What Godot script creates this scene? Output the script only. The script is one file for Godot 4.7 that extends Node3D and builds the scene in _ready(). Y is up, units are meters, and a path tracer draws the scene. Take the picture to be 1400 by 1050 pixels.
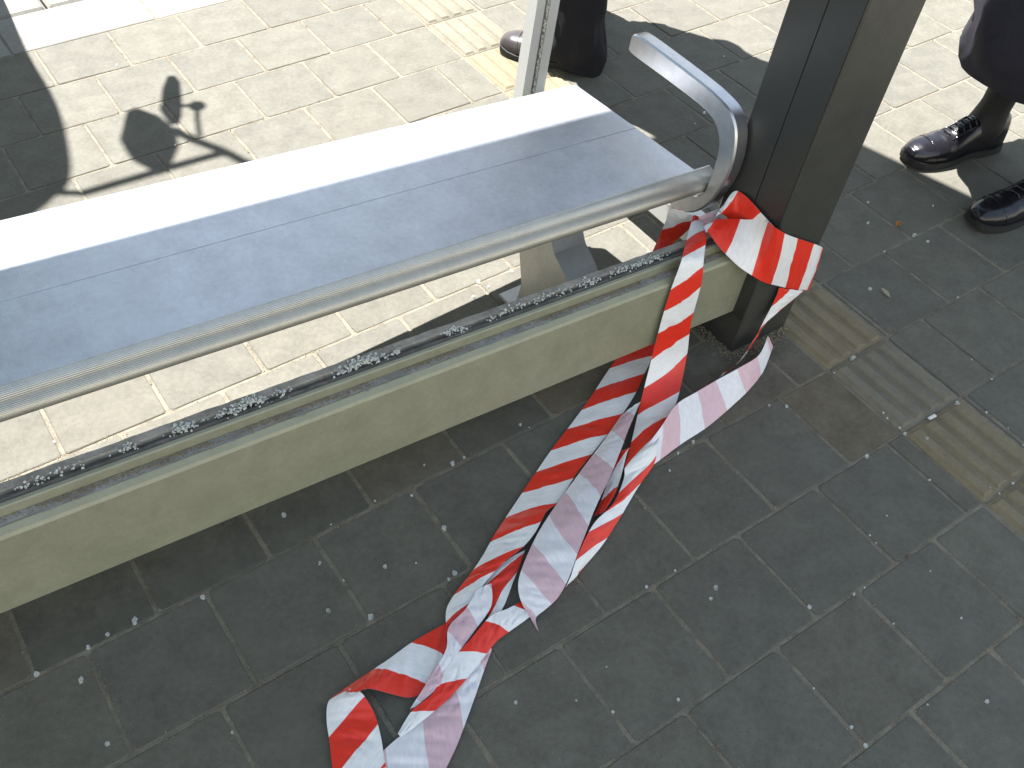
extends Node3D
# A broken bus shelter on a sloping pavement: aluminium bench, striped barrier tape, two people.
# World axes follow the upright shelter: x along the bench, y up, z towards the viewer. The pavement slopes about 5 degrees up towards +x.

var ground_basis := Basis.from_euler(Vector3(deg_to_rad(-0.376), deg_to_rad(-0.15), deg_to_rad(5.42)))
var rng := RandomNumberGenerator.new()
var used := {}
var M := {}

func _ready():
	rng.seed = 71
	# --- camera
	var cam := Camera3D.new()
	cam.name = "camera"
	cam.fov = 41.026
	cam.near = 0.05
	cam.far = 400.0
	cam.position = Vector3(-0.737, 1.470, 0.562)
	cam.rotation_order = EULER_ORDER_YXZ
	cam.rotation_degrees = Vector3(-44.627, -42.843, 11.15)
	add_child(cam)
	cam.current = true
	# --- sky, exposure
	var env := Environment.new()
	env.background_mode = Environment.BG_SKY
	var sm := ProceduralSkyMaterial.new()
	sm.sky_top_color = Color(0.405, 0.462, 0.535)
	sm.sky_horizon_color = Color(0.88, 0.845, 0.765)
	sm.sky_curve = 0.18
	sm.ground_bottom_color = Color(0.30, 0.29, 0.27)
	sm.ground_horizon_color = Color(0.62, 0.64, 0.64)
	sm.sun_angle_max = 12.0
	var sky := Sky.new()
	sky.sky_material = sm
	env.sky = sky
	env.background_energy_multiplier = 1.12
	env.tonemap_mode = Environment.TONE_MAPPER_LINEAR
	env.tonemap_exposure = 4.3
	env.sdfgi_enabled = true
	env.ssao_enabled = true
	env.ssil_enabled = true
	var we := WorldEnvironment.new()
	we.name = "world_environment"
	we.environment = env
	add_child(we)
	# --- sun
	var sun := DirectionalLight3D.new()
	sun.name = "sun"
	sun.light_energy = 1.5
	sun.light_color = Color(1.0, 0.985, 0.985)
	sun.light_angular_distance = 0.5
	sun.shadow_enabled = true
	sun.basis = Basis.looking_at(Vector3(0.16, -1.0, 0.42).normalized(), Vector3(0, 0, 1))
	add_child(sun)
	make_materials()
	print("materials")
	# --- setting
	build_ground()
	print("ground")
	# --- things
	build_shelter()
	build_bench()
	build_tape()
	print("shelter")
	build_bus()
	build_man()
	build_woman()
	print("people")
	build_litter()
	print("done")

# ------------------------------------------------------------------ helpers
func numbered(called: String) -> String:
	var n: int = used.get(called, 0)
	used[called] = n + 1
	return called if n == 0 else "%s_%03d" % [called, n]

func tag(o: Node, label: String, category: String, group := "") -> void:
	o.set_meta("label", label)
	o.set_meta("category", category)
	if group != "":
		o.set_meta("group", group)

func thing(called: String, label: String, category: String, at := Vector3.ZERO, group := "") -> Node3D:
	var o := Node3D.new()
	o.name = numbered(called)
	o.position = at
	add_child(o)
	tag(o, label, category, group)
	return o

func structure(called: String) -> Node3D:
	var o := Node3D.new()
	o.name = numbered(called)
	o.basis = ground_basis
	o.set_meta("kind", "structure")
	add_child(o)
	return o

func put(called: String, mesh: Mesh, mat: Material, parent: Node, at := Vector3.ZERO) -> MeshInstance3D:
	var o := MeshInstance3D.new()
	o.name = called
	o.mesh = mesh
	if mat != null:
		o.material_override = mat
	o.position = at
	parent.add_child(o, true)
	return o

func gpoint(x: float, z: float, h := 0.0) -> Vector3:      # pavement coordinates -> world
	return ground_basis * Vector3(x, h, z)

func ground_y(x: float, z: float) -> float:                # world height of the pavement
	var n := ground_basis.y
	return -(n.x * x + n.z * z) / n.y

func quad(st: SurfaceTool, a: Vector3, b: Vector3, c: Vector3, d: Vector3) -> void:
	for p in [a, b, c, a, c, d]:
		st.add_vertex(p)

func tri(st: SurfaceTool, a: Vector3, b: Vector3, c: Vector3) -> void:
	st.add_vertex(a); st.add_vertex(b); st.add_vertex(c)

func flat() -> SurfaceTool:
	var st := SurfaceTool.new()
	st.begin(Mesh.PRIMITIVE_TRIANGLES)
	st.set_smooth_group(-1)
	return st

func done(st: SurfaceTool) -> ArrayMesh:
	st.generate_normals()
	return st.commit()

# box with chamfered edges, centred
func add_box(st: SurfaceTool, c: Vector3, s: Vector3, b := 0.002, basis := Basis.IDENTITY) -> void:
	var h := s * 0.5
	b = min(b, min(h.x, min(h.y, h.z)) * 0.9)
	var f := func(x: float, y: float, z: float) -> Vector3: return c + basis * Vector3(x, y, z)
	for sg in [-1.0, 1.0]:
		var qx: Array = [[-1, -1], [1, -1], [1, 1], [-1, 1]]
		if sg > 0: qx.reverse()
		quad(st, f.call(sg * h.x, qx[0][0] * (h.y - b), qx[0][1] * (h.z - b)), f.call(sg * h.x, qx[1][0] * (h.y - b), qx[1][1] * (h.z - b)), f.call(sg * h.x, qx[2][0] * (h.y - b), qx[2][1] * (h.z - b)), f.call(sg * h.x, qx[3][0] * (h.y - b), qx[3][1] * (h.z - b)))
		quad(st, f.call(qx[0][1] * (h.x - b), sg * h.y, qx[0][0] * (h.z - b)), f.call(qx[1][1] * (h.x - b), sg * h.y, qx[1][0] * (h.z - b)), f.call(qx[2][1] * (h.x - b), sg * h.y, qx[2][0] * (h.z - b)), f.call(qx[3][1] * (h.x - b), sg * h.y, qx[3][0] * (h.z - b)))
		quad(st, f.call(qx[0][0] * (h.x - b), qx[0][1] * (h.y - b), sg * h.z), f.call(qx[1][0] * (h.x - b), qx[1][1] * (h.y - b), sg * h.z), f.call(qx[2][0] * (h.x - b), qx[2][1] * (h.y - b), sg * h.z), f.call(qx[3][0] * (h.x - b), qx[3][1] * (h.y - b), sg * h.z))
	for i in [-1.0, 1.0]:
		for j in [-1.0, 1.0]:
			quad(st, f.call(-(h.x - b), i * h.y, j * (h.z - b)), f.call(h.x - b, i * h.y, j * (h.z - b)), f.call(h.x - b, i * (h.y - b), j * h.z), f.call(-(h.x - b), i * (h.y - b), j * h.z))
			quad(st, f.call(i * h.x, -(h.y - b), j * (h.z - b)), f.call(i * h.x, h.y - b, j * (h.z - b)), f.call(i * (h.x - b), h.y - b, j * h.z), f.call(i * (h.x - b), -(h.y - b), j * h.z))
			quad(st, f.call(i * h.x, j * (h.y - b), -(h.z - b)), f.call(i * h.x, j * (h.y - b), h.z - b), f.call(i * (h.x - b), j * h.y, h.z - b), f.call(i * (h.x - b), j * h.y, -(h.z - b)))
			for k in [-1.0, 1.0]:
				tri(st, f.call(i * h.x, j * (h.y - b), k * (h.z - b)), f.call(i * (h.x - b), j * h.y, k * (h.z - b)), f.call(i * (h.x - b), j * (h.y - b), k * h.z))

func box_mesh(s: Vector3, b := 0.002) -> ArrayMesh:
	var st := flat()
	add_box(st, Vector3.ZERO, s, b)
	return done(st)

# a closed (z, y) outline extruded along x; x_end may vary with z
func extrude_x(prof: PackedVector2Array, x0: float, x1, caps := true, smooth := false) -> ArrayMesh:
	var st := SurfaceTool.new()
	st.begin(Mesh.PRIMITIVE_TRIANGLES)
	st.set_smooth_group(1 if smooth else -1)
	var n := prof.size()
	var ends := func(p: Vector2) -> float: return x1.call(p.x) if x1 is Callable else x1
	var steps := 1
	for i in n:
		var a := prof[i]
		var b := prof[(i + 1) % n]
		quad(st, Vector3(x0, a.y, a.x), Vector3(ends.call(a), a.y, a.x), Vector3(ends.call(b), b.y, b.x), Vector3(x0, b.y, b.x))
	if caps:
		st.set_smooth_group(-1)
		var t := Geometry2D.triangulate_polygon(prof)
		for k in range(0, t.size(), 3):
			var p := [prof[t[k]], prof[t[k + 1]], prof[t[k + 2]]]
			tri(st, Vector3(x0, p[0].y, p[0].x), Vector3(x0, p[1].y, p[1].x), Vector3(x0, p[2].y, p[2].x))
			tri(st, Vector3(ends.call(p[0]), p[0].y, p[0].x), Vector3(ends.call(p[2]), p[2].y, p[2].x), Vector3(ends.call(p[1]), p[1].y, p[1].x))
	return done(st)

# an (x, z) outline extruded along y
func extrude_y(prof: PackedVector2Array, y0: float, y1: float) -> ArrayMesh:
	var st := flat()
	var n := prof.size()
	for i in n:
		var a := prof[i]
		var b := prof[(i + 1) % n]
		quad(st, Vector3(a.x, y0, a.y), Vector3(b.x, y0, b.y), Vector3(b.x, y1, b.y), Vector3(a.x, y1, a.y))
	var t := Geometry2D.triangulate_polygon(prof)
	for k in range(0, t.size(), 3):
		var p := [prof[t[k]], prof[t[k + 1]], prof[t[k + 2]]]
		tri(st, Vector3(p[0].x, y0, p[0].y), Vector3(p[1].x, y0, p[1].y), Vector3(p[2].x, y0, p[2].y))
		tri(st, Vector3(p[0].x, y1, p[0].y), Vector3(p[2].x, y1, p[2].y), Vector3(p[1].x, y1, p[1].y))
	return done(st)

func tube(path: PackedVector3Array, r: float, sides := 8) -> ArrayMesh:
	var rings := []
	for i in path.size():
		var d := (path[min(i + 1, path.size() - 1)] - path[max(i - 1, 0)]).normalized()
		var u := d.cross(Vector3(0.13, 0.31, 0.94)).normalized()
		var v := d.cross(u)
		var ring := PackedVector3Array()
		for k in sides:
			var a := TAU * k / sides
			ring.append(path[i] + (u * cos(a) + v * sin(a)) * r)
		rings.append(ring)
	return loft(rings)

# closed rings joined to a smooth skin with flat ends
func loft(rings: Array, cap0 := true, cap1 := true) -> ArrayMesh:
	var st := SurfaceTool.new()
	st.begin(Mesh.PRIMITIVE_TRIANGLES)
	st.set_smooth_group(1)
	var n: int = rings[0].size()
	for i in rings.size() - 1:
		for k in n:
			var l := (k + 1) % n
			quad(st, rings[i][k], rings[i][l], rings[i + 1][l], rings[i + 1][k])
	for e in [[cap0, 0], [cap1, rings.size() - 1]]:
		if e[0]:
			var c := Vector3.ZERO
			for p in rings[e[1]]: c += p
			c /= n
			for k in n:
				if e[1] == 0: tri(st, c, rings[0][(k + 1) % n], rings[0][k])
				else: tri(st, c, rings[e[1]][k], rings[e[1]][(k + 1) % n])
	return done(st)

func smooth_path(p: Array, sub: int) -> Array:           # Catmull-Rom through Vector2 or Vector3 points
	var out := []
	for i in p.size() - 1:
		for k in sub:
			out.append(p[i].cubic_interpolate(p[i + 1], p[max(i - 1, 0)], p[min(i + 2, p.size() - 1)], float(k) / sub))
	out.append(p[-1])
	return out

# ------------------------------------------------------------------ materials
func srgb(r: float, g: float, b: float) -> Color:          # linear base colour -> albedo
	return Color(r, g, b).linear_to_srgb()

func noise(freq: float, seed_: int, octaves := 4, type := FastNoiseLite.TYPE_SIMPLEX_SMOOTH) -> FastNoiseLite:
	var n := FastNoiseLite.new()
	n.noise_type = type
	n.seed = seed_
	n.frequency = freq
	n.fractal_octaves = octaves
	return n

func gray(n: FastNoiseLite, size: int) -> PackedByteArray:
	var im := n.get_seamless_image(size, size, false, false, 0.15, true)
	im.convert(Image.FORMAT_L8)
	return im.get_data()

# grain + patches + specks between two linear colours, as an sRGB picture
func stone_texture(size: int, dark: Color, light: Color, seed_: int, speck := 0.12, blot := 0.5) -> Array:
	var a := gray(noise(0.35, seed_, 2), size)              # grain
	var b := gray(noise(0.012, seed_ + 1, 5), size)         # patches
	var c := gray(noise(0.06, seed_ + 2, 3), size)
	var d := gray(noise(0.11, seed_ + 3, 2), size)
	var out := PackedByteArray()
	out.resize(size * size * 3)
	var bump := PackedByteArray()
	bump.resize(size * size)
	var lut := PackedByteArray()
	lut.resize(256 * 3)
	for i in 256:
		var col := dark.lerp(light, i / 255.0).linear_to_srgb()
		lut[i * 3] = int(col.r * 255); lut[i * 3 + 1] = int(col.g * 255); lut[i * 3 + 2] = int(col.b * 255)
	for i in size * size:
		var v := 128.0 + (a[i] - 128) * 0.55 + (b[i] - 128) * blot + (c[i] - 128) * 0.35
		if d[i] > 205: v += (d[i] - 205) * 2.2 * speck * 8.0
		elif d[i] < 46: v -= (46 - d[i]) * 3.0 * speck * 8.0
		var k := clampi(int(v), 0, 255) * 3
		out[i * 3] = lut[k]; out[i * 3 + 1] = lut[k + 1]; out[i * 3 + 2] = lut[k + 2]
		bump[i] = clampi(int(128 + (a[i] - 128) * 0.7 + (c[i] - 128) * 0.3), 0, 255)
	var im := Image.create_from_data(size, size, false, Image.FORMAT_RGB8, out)
	var nm := Image.create_from_data(size, size, false, Image.FORMAT_L8, bump)
	nm.convert(Image.FORMAT_RGBA8)
	nm.bump_map_to_normal_map(2.0)
	return [ImageTexture.create_from_image(im), ImageTexture.create_from_image(nm)]

func plain(col: Color, rough := 0.6, metal := 0.0) -> StandardMaterial3D:
	var m := StandardMaterial3D.new()
	m.albedo_color = col
	m.roughness = rough
	m.metallic = metal
	m.cull_mode = BaseMaterial3D.CULL_DISABLED
	return m

func textured(tex: Array, tint: Color, rough: float, scale := 1.0, bump := 0.6, metal := 0.0, world := true) -> StandardMaterial3D:
	var m := plain(tint, rough, metal)
	m.albedo_texture = tex[0]
	if bump > 0.0:
		m.normal_enabled = true
		m.normal_texture = tex[1]
		m.normal_scale = bump
	m.uv1_triplanar = true
	m.uv1_world_triplanar = world
	m.uv1_scale = Vector3.ONE * scale
	return m

func make_materials():
	var paver := stone_texture(1024, Color(0.064, 0.060, 0.0455), Color(0.156, 0.149, 0.117), 11, 0.20, 0.42)
	M.paver = []
	for t in [Color(0.98, 0.98, 0.98), Color(0.955, 0.955, 0.957), Color(1.0, 1.0, 0.995), Color(0.965, 0.97, 0.975), Color(0.99, 0.992, 0.992), Color(0.975, 0.972, 0.965)]:
		M.paver.append(textured(paver, t, 0.82, 1.0, 0.5))
	var brown := stone_texture(1024, Color(0.052, 0.047, 0.034), Color(0.150, 0.136, 0.100), 23, 0.2, 0.6)
	M.brown = []
	for t in [Color(1, 1, 1), Color(0.92, 0.95, 0.97), Color(1.05, 1.02, 0.98)]:
		M.brown.append(textured(brown, t, 0.85, 1.0, 0.6))
	var tan := stone_texture(1024, Color(0.100, 0.092, 0.066), Color(0.205, 0.186, 0.134), 37, 0.2, 0.4)
	M.tactile = [textured(tan, Color(1, 1, 1), 0.85, 1.0, 0.7), textured(tan, Color(1.07, 1.03, 0.96), 0.85, 1.0, 0.7)]
	var pale := stone_texture(512, Color(0.120, 0.116, 0.098), Color(0.225, 0.218, 0.188), 41, 0.15, 0.5)
	M.pale = textured(pale, Color(1, 1, 1), 0.8, 1.5, 0.5)
	var sand := stone_texture(1024, Color(0.072, 0.063, 0.044), Color(0.275, 0.246, 0.185), 53, 0.3, 0.6)
	M.sand = textured(sand, Color(1, 1, 1), 0.95, 2.0, 1.0)
	M.grain = textured(sand, Color(1.15, 1.12, 1.05), 0.9, 7.0, 0.0)
	M.earth = textured(sand, Color(1.0, 1.0, 1.0), 0.95, 0.3, 0.6)
	var tar := stone_texture(512, Color(0.030, 0.030, 0.031), Color(0.080, 0.080, 0.078), 61, 0.3, 0.4)
	M.road = textured(tar, Color(1, 1, 1), 0.9, 1.0, 1.0)
	# brushed, slightly soiled aluminium
	var alu := stone_texture(1024, Color(0.44, 0.452, 0.47), Color(0.65, 0.662, 0.68), 71, 0.22, 0.5)
	M.seat = textured(alu, Color(0.97, 0.975, 0.985), 0.42, 1.0, 0.06, 0.82)
	M.nose = textured(alu, Color(0.95, 0.935, 0.88), 0.38, 1.0, 0.06, 0.8)
	M.arm = textured(alu, Color(1, 1, 1), 0.33, 3.0, 0.05, 0.95)
	M.leg = textured(alu, Color(0.93, 0.92, 0.88), 0.5, 1.0, 0.1, 0.7)
	var paint := stone_texture(1024, Color(0.218, 0.216, 0.146), Color(0.312, 0.312, 0.218), 83, 0.26, 0.6)
	M.rail = textured(paint, Color(1, 1, 1), 0.42, 1.0, 0.08, 0.15)
	var dust := stone_texture(512, Color(0.16, 0.165, 0.16), Color(0.36, 0.36, 0.34), 91, 0.2, 0.8)
	M.ledge = textured(dust, Color(1, 1, 1), 0.75, 2.0, 0.5)
	var rubber := stone_texture(512, Color(0.070, 0.064, 0.054), Color(0.190, 0.175, 0.150), 97, 0.25, 0.8)
	M.rubber = textured(rubber, Color(1, 1, 1), 0.97, 4.0, 0.8)
	var rubber2 := stone_texture(512, Color(0.17, 0.156, 0.130), Color(0.40, 0.368, 0.310), 99, 0.25, 0.8)
	M.old_rubber = textured(rubber2, Color(1, 1, 1), 0.97, 4.0, 0.8)
	var dark := stone_texture(512, Color(0.042, 0.043, 0.037), Color(0.074, 0.075, 0.065), 103, 0.1, 0.5)
	M.post = textured(dark, Color(1, 1, 1), 0.40, 1.0, 0.05, 0.35)
	M.hatch = plain(srgb(0.052, 0.056, 0.054), 0.30, 0.5)
	M.hatch.normal_enabled = true
	M.hatch.normal_texture = hatch_texture()
	M.hatch.normal_scale = 0.09
	M.hatch.uv1_triplanar = true
	M.hatch.uv1_scale = Vector3.ONE * 48.0
	M.frame = plain(srgb(0.60, 0.61, 0.59), 0.45, 0.35)
	# glass crumbs
	M.glass = plain(Color(0.88, 0.91, 0.90, 0.26), 0.05, 0.0)
	M.glass.transparency = BaseMaterial3D.TRANSPARENCY_ALPHA
	M.crumb = plain(Color(0.84, 0.85, 0.82, 0.6), 0.12, 0.0)
	M.crumb.transparency = BaseMaterial3D.TRANSPARENCY_ALPHA
	# tape
	M.tape_front = tape_material(Color(0.70, 0.030, 0.012), Color(0.76, 0.76, 0.74), 5)
	M.tape_back = tape_material(Color(0.62, 0.43, 0.46), Color(0.72, 0.71, 0.72), 6)
	# cloth and leather
	var cloth := stone_texture(512, Color(0.004, 0.004, 0.006), Color(0.011, 0.011, 0.014), 113, 0.05, 0.3)
	M.trousers = textured(cloth, Color(1, 1, 1), 1.0, 4.0, 0.8)
	var navy := stone_texture(512, Color(0.010, 0.010, 0.018), Color(0.026, 0.025, 0.040), 117, 0.05, 0.4)
	M.skirt = textured(navy, Color(1, 1, 1), 0.9, 4.0, 0.9)
	M.tights = textured(cloth, Color(1.05, 1.05, 1.1), 0.75, 6.0, 0.3)
	var leather := stone_texture(512, Color(0.010, 0.010, 0.012), Color(0.024, 0.023, 0.024), 121, 0.05, 0.3)
	M.black_leather = textured(leather, Color(0.8, 0.8, 0.85), 0.2, 6.0, 0.25)
	M.grey_leather = textured(leather, Color(1.5, 1.4, 1.35), 0.33, 6.0, 0.3)
	M.sole = plain(srgb(0.012, 0.012, 0.012), 0.7)
	M.lace = plain(srgb(0.02, 0.02, 0.02), 0.5)
	M.body = plain(Color(1, 1, 1), 0.7)
	M.body.vertex_color_use_as_albedo = true
	M.hair = plain(srgb(0.02, 0.014, 0.01), 0.6)
	M.bus_paint = plain(srgb(0.10, 0.26, 0.14), 0.25)
	M.dark_glass = plain(srgb(0.01, 0.012, 0.013), 0.05)
	M.black_plastic = plain(srgb(0.02, 0.02, 0.02), 0.5)
	M.roof = plain(srgb(0.12, 0.12, 0.115), 0.6)
	M.leaf = plain(srgb(0.30, 0.265, 0.19), 0.8)
	M.leaf.backlight_enabled = true
	M.leaf.backlight = Color(0.1, 0.08, 0.03)
	M.leaf_gold = textured(tan, Color(1.3, 0.95, 0.4), 0.8, 6.0, 0.5)
	M.paper = plain(srgb(0.66, 0.66, 0.63), 0.8)
	M.twig = plain(srgb(0.10, 0.09, 0.06), 0.9)

func hatch_texture() -> ImageTexture:                      # fine crossed embossing of the post's cover strips
	var s := 64
	var im := Image.create(s, s, false, Image.FORMAT_RGBA8)
	for y in s:
		for x in s:
			var a := absf(fposmod((x + y) / 16.0, 1.0) - 0.5)
			var b := absf(fposmod((x - y) / 16.0, 1.0) - 0.5)
			var v := clampf(minf(a, b) * 4.0, 0.0, 1.0)
			im.set_pixel(x, y, Color(v, v, v))
	im.bump_map_to_normal_map(5.0)
	return ImageTexture.create_from_image(im)

func tape_material(red: Color, white: Color, seed_: int) -> StandardMaterial3D:
	var w := 512
	var h := 64
	var n := noise(0.03, seed_, 4)
	var im := Image.create(w, h, false, Image.FORMAT_RGB8)
	for y in h:
		for x in w:
			var u := float(x) / w
			var t := smoothstep(0.0, 0.012, u) * (1.0 - smoothstep(0.5, 0.512, u))
			var k := 1.0 + n.get_noise_2d(x, y * 2) * 0.10
			im.set_pixel(x, y, (white.lerp(red, t) * k).linear_to_srgb())
	var m := plain(Color(1, 1, 1), 0.42)
	m.albedo_texture = ImageTexture.create_from_image(im)
	m.backlight_enabled = true
	m.backlight = Color(0.12, 0.12, 0.12)
	return m

# ------------------------------------------------------------------ pavement
const S := 0.2                       # paver size
const STRIP0 := 0.846                # guidance strip
const STRIP1 := 1.026

func paver_mesh(w: float, d: float, seed_: int) -> ArrayMesh:
	var r := RandomNumberGenerator.new()
	r.seed = seed_
	var st := flat()
	var c := 0.0017
	var top := []
	var rim := []
	# worn rim: corners a little rounded off, edges slightly uneven
	var q := minf(w, d) * 0.025
	for k in [[-1, -1, 1, 0], [0.1, -1, 0, 0], [1, -1, -1, 0], [1, -1, 0, 1], [1, 0.1, 0, 0], [1, 1, 0, -1], [1, 1, -1, 0], [-0.15, 1, 0, 0], [-1, 1, 1, 0], [-1, 1, 0, -1], [-1, -0.1, 0, 0], [-1, -1, 0, 1]]:
		var j := Vector2(r.randf_range(-0.0008, 0.0008), r.randf_range(-0.0008, 0.0008))
		var x: float = k[0] * w * 0.5 + k[2] * q + j.x
		var z: float = k[1] * d * 0.5 + k[3] * q + j.y
		rim.append(Vector3(x, -c, z))
		var cc := c * r.randf_range(0.8, 1.7)
		top.append(Vector3(x - signf(x) * minf(cc, absf(x)), r.randf_range(-0.0004, 0.0003), z - signf(z) * minf(cc, absf(z))))
	for k in 12:
		tri(st, Vector3.ZERO, top[k], top[(k + 1) % 12])
	for k in 12:
		var l := (k + 1) % 12
		quad(st, rim[k], rim[l], top[l], top[k])
		var dn := Vector3(0, -0.035, 0)
		quad(st, rim[k] + dn, rim[l] + dn, rim[l], rim[k])
	return done(st)

func tactile_mesh(w: float, d: float) -> ArrayMesh:
	var st := flat()
	st.append_from(paver_mesh(w, d, 9), 0, Transform3D.IDENTITY)
	for k in 4:
		var x := (k - 1.5) * w * 0.245
		var a := 0.0155
		var b := 0.0105
		var l := d * 0.5 - 0.006
		var h := 0.0042
		var lo := [Vector3(x - a, -0.0006, -l), Vector3(x + a, -0.0006, -l), Vector3(x + a, -0.0006, l), Vector3(x - a, -0.0006, l)]
		var hi := [Vector3(x - b, h, -l + 0.005), Vector3(x + b, h, -l + 0.005), Vector3(x + b, h, l - 0.005), Vector3(x - b, h, l - 0.005)]
		quad(st, hi[0], hi[1], hi[2], hi[3])
		for m in 4:
			quad(st, lo[m], lo[(m + 1) % 4], hi[(m + 1) % 4], hi[m])
	return done(st)

func build_ground():
	# offsets of the cross joints, row by row, left and right of the guidance strip (fractions of a paver)
	var left := {-11: 0.22, -10: 0.70, -9: 0.22, -8: 0.73, -7: 0.25, -6: 0.77, -5: 0.30, -4: 0.83, -3: 0.40, -2: 0.80, -1: 0.5, 0: 0.0, 1: 0.5, 2: 0.03, 3: 0.52}
	var view := PackedVector2Array([Vector2(-0.35, -2.75), Vector2(2.95, -1.15), Vector2(0.55, 0.85), Vector2(-1.10, -0.25)])
	var pavement := structure("pavement")
	var std := []
	for k in 5: std.append(paver_mesh(S - 0.0075, S - 0.0048, 100 + k))
	var tact := tactile_mesh(STRIP1 - STRIP0 - 0.005, S - 0.0042)
	var far := SurfaceTool.new()
	far.begin(Mesh.PRIMITIVE_TRIANGLES)
	var cache := {}
	for row in range(-11, 24):
		var zc := (row + 0.5) * S
		var pieces := []
		var off: float = left.get(row, 0.5 if row % 2 != 0 else 0.0) * S
		var x := off - 20 * S
		while x < STRIP0 - 0.012:
			if x > -3.2: pieces.append([x, min(x + S, STRIP0), 0])
			x += S
		pieces.append([STRIP0, STRIP1, 1])
		var roff := (0.2 if row % 2 == 0 else 0.7) * S
		x = STRIP1
		var nx := ceilf((STRIP1 - roff) / S) * S + roff
		if nx - x < 0.012: nx += S
		while x < 5.0:
			pieces.append([x, nx, 0])
			x = nx
			nx += S
		for p in pieces:
			var w: float = p[1] - p[0]
			var c := Vector3((p[0] + p[1]) * 0.5, 0, zc)
			var mesh: ArrayMesh
			if p[2] == 1: mesh = tact
			elif absf(w - S) < 0.001: mesh = std[rng.randi() % 5]
			else:
				var key := roundi(w * 1000)
				if not cache.has(key): cache[key] = paver_mesh(w - 0.0075, S - 0.0048, 200 + key)
				mesh = cache[key]
			var turn := Basis.from_euler(Vector3(rng.randf_range(-0.004, 0.004), rng.randf_range(-0.004, 0.004), rng.randf_range(-0.004, 0.004)))
			c.y = rng.randf_range(-0.0012, 0.0008)
			c.x += rng.randf_range(-0.0006, 0.0006)
			var near := Geometry2D.is_point_in_polygon(Vector2(c.x, c.z), view)
			var mat: Material = M.paver[rng.randi() % 6]
			if near:
				if p[2] == 1: mat = M.tactile[rng.randi() % 2]
				elif row == -3 and c.x < 0.86: mat = M.brown[rng.randi() % 3]
				elif (row == -2 and c.x > 0.62 and c.x < 0.9) or (row == -1 and c.x > 0.66 and c.x < 0.86): mat = M.brown[rng.randi() % 3]
				var o := put("tactile_paver" if p[2] == 1 else "paver", mesh, mat, pavement, c)
				o.basis = turn
			else:
				far.append_from(mesh, 0, Transform3D(turn, c))
	var fo := put("outlying_pavers", far.commit(), M.paver[0], pavement)
	fo.set_meta("kind", "stuff")
	# pale border pavers along the kerb
	var pm := paver_mesh(S * 2 - 0.006, S - 0.005, 77)
	for k in range(-4, 12):
		put("border_paver", pm, M.pale, pavement, Vector3(-0.01 + (k - 0.5) * S * 2 + 0.2, rng.randf_range(-0.001, 0.001), -11.5 * S))
	var bed := PlaneMesh.new()
	bed.size = Vector2(9.0, 7.2)
	put("joint_sand", bed, M.sand, pavement, Vector3(0.9, -0.0022, 1.20))
	grains(pavement, left)
	# kerb stones
	var kerb := structure("kerb")
	var km := box_mesh(Vector3(0.794, 0.25, 0.15), 0.012)
	for k in range(-5, 8):
		put("kerb_stone", km, M.pale, kerb, Vector3(k * 0.8 + 0.35, -0.124, -2.479))
	# earth far around and the road
	var field := structure("ground")
	var pl := PlaneMesh.new()
	pl.size = Vector2(120, 60)
	put("earth", pl, M.earth, field, Vector3(0, -0.030, 30.0 - 2.45))
	var road := structure("road")
	var rl := PlaneMesh.new()
	rl.size = Vector2(120, 40)
	put("asphalt", rl, M.road, road, Vector3(0, -0.125, -20.0 - 2.54))

# loose grains of sand and grit lying in and beside the joints
func grains(parent: Node3D, left: Dictionary):
	var st := flat()
	var pts := [Vector3(0, 1, 0), Vector3(0.9, -0.2, 0.3), Vector3(-0.3, -0.3, 0.95), Vector3(-0.8, -0.1, -0.5), Vector3(0.4, -0.3, -0.9)]
	for k in 4:
		tri(st, pts[0], pts[1 + k], pts[1 + (k + 1) % 4])
	tri(st, pts[1], pts[2], pts[3]); tri(st, pts[1], pts[3], pts[4])
	var mm := MultiMesh.new()
	mm.transform_format = MultiMesh.TRANSFORM_3D
	mm.mesh = done(st)
	var list := []
	var nz := noise(2.2, 5, 3)
	for i in 42000:
		var x := rng.randf_range(-1.1, 2.6)
		var row := rng.randi_range(-11, 3)
		var z := (row + 1) * S
		if rng.randf() < 0.55:
			z += rng.randfn(0, 0.0042)
		else:
			var off: float = left.get(row, 0.0) * S
			if x > STRIP1: off = (0.2 if row % 2 == 0 else 0.7) * S
			x = roundf((x - off) / S) * S + off + rng.randfn(0, 0.0045)
			z = row * S + rng.randf() * S
		if nz.get_noise_2d(x, z) < -0.05 and rng.randf() < 0.85: continue
		var s := rng.randf_range(0.0005, 0.0013)
		if rng.randf() < 0.03: s *= 1.8
		list.append(Transform3D(Basis.from_euler(Vector3(rng.randf() * 6, rng.randf() * 6, rng.randf() * 6)).scaled(Vector3.ONE * s), Vector3(x, 0.0002, z)))
	for i in 2500:                                          # sparse grit on the faces
		var s := rng.randf_range(0.0004, 0.001)
		list.append(Transform3D(Basis.from_euler(Vector3(rng.randf() * 6, rng.randf() * 6, rng.randf() * 6)).scaled(Vector3.ONE * s), Vector3(rng.randf_range(-1.1, 2.6), 0.0004, rng.randf_range(-2.2, 0.7))))
	mm.instance_count = list.size()
	for i in list.size(): mm.set_instance_transform(i, list[i])
	var o := MultiMeshInstance3D.new()
	o.name = "grit"
	o.multimesh = mm
	o.material_override = M.grain
	o.set_meta("kind", "stuff")
	parent.add_child(o)

# ------------------------------------------------------------------ shelter
func v2(a: Array) -> PackedVector2Array:
	var out := PackedVector2Array()
	for k in range(0, a.size(), 2): out.append(Vector2(a[k], a[k + 1]))
	return out

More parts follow.
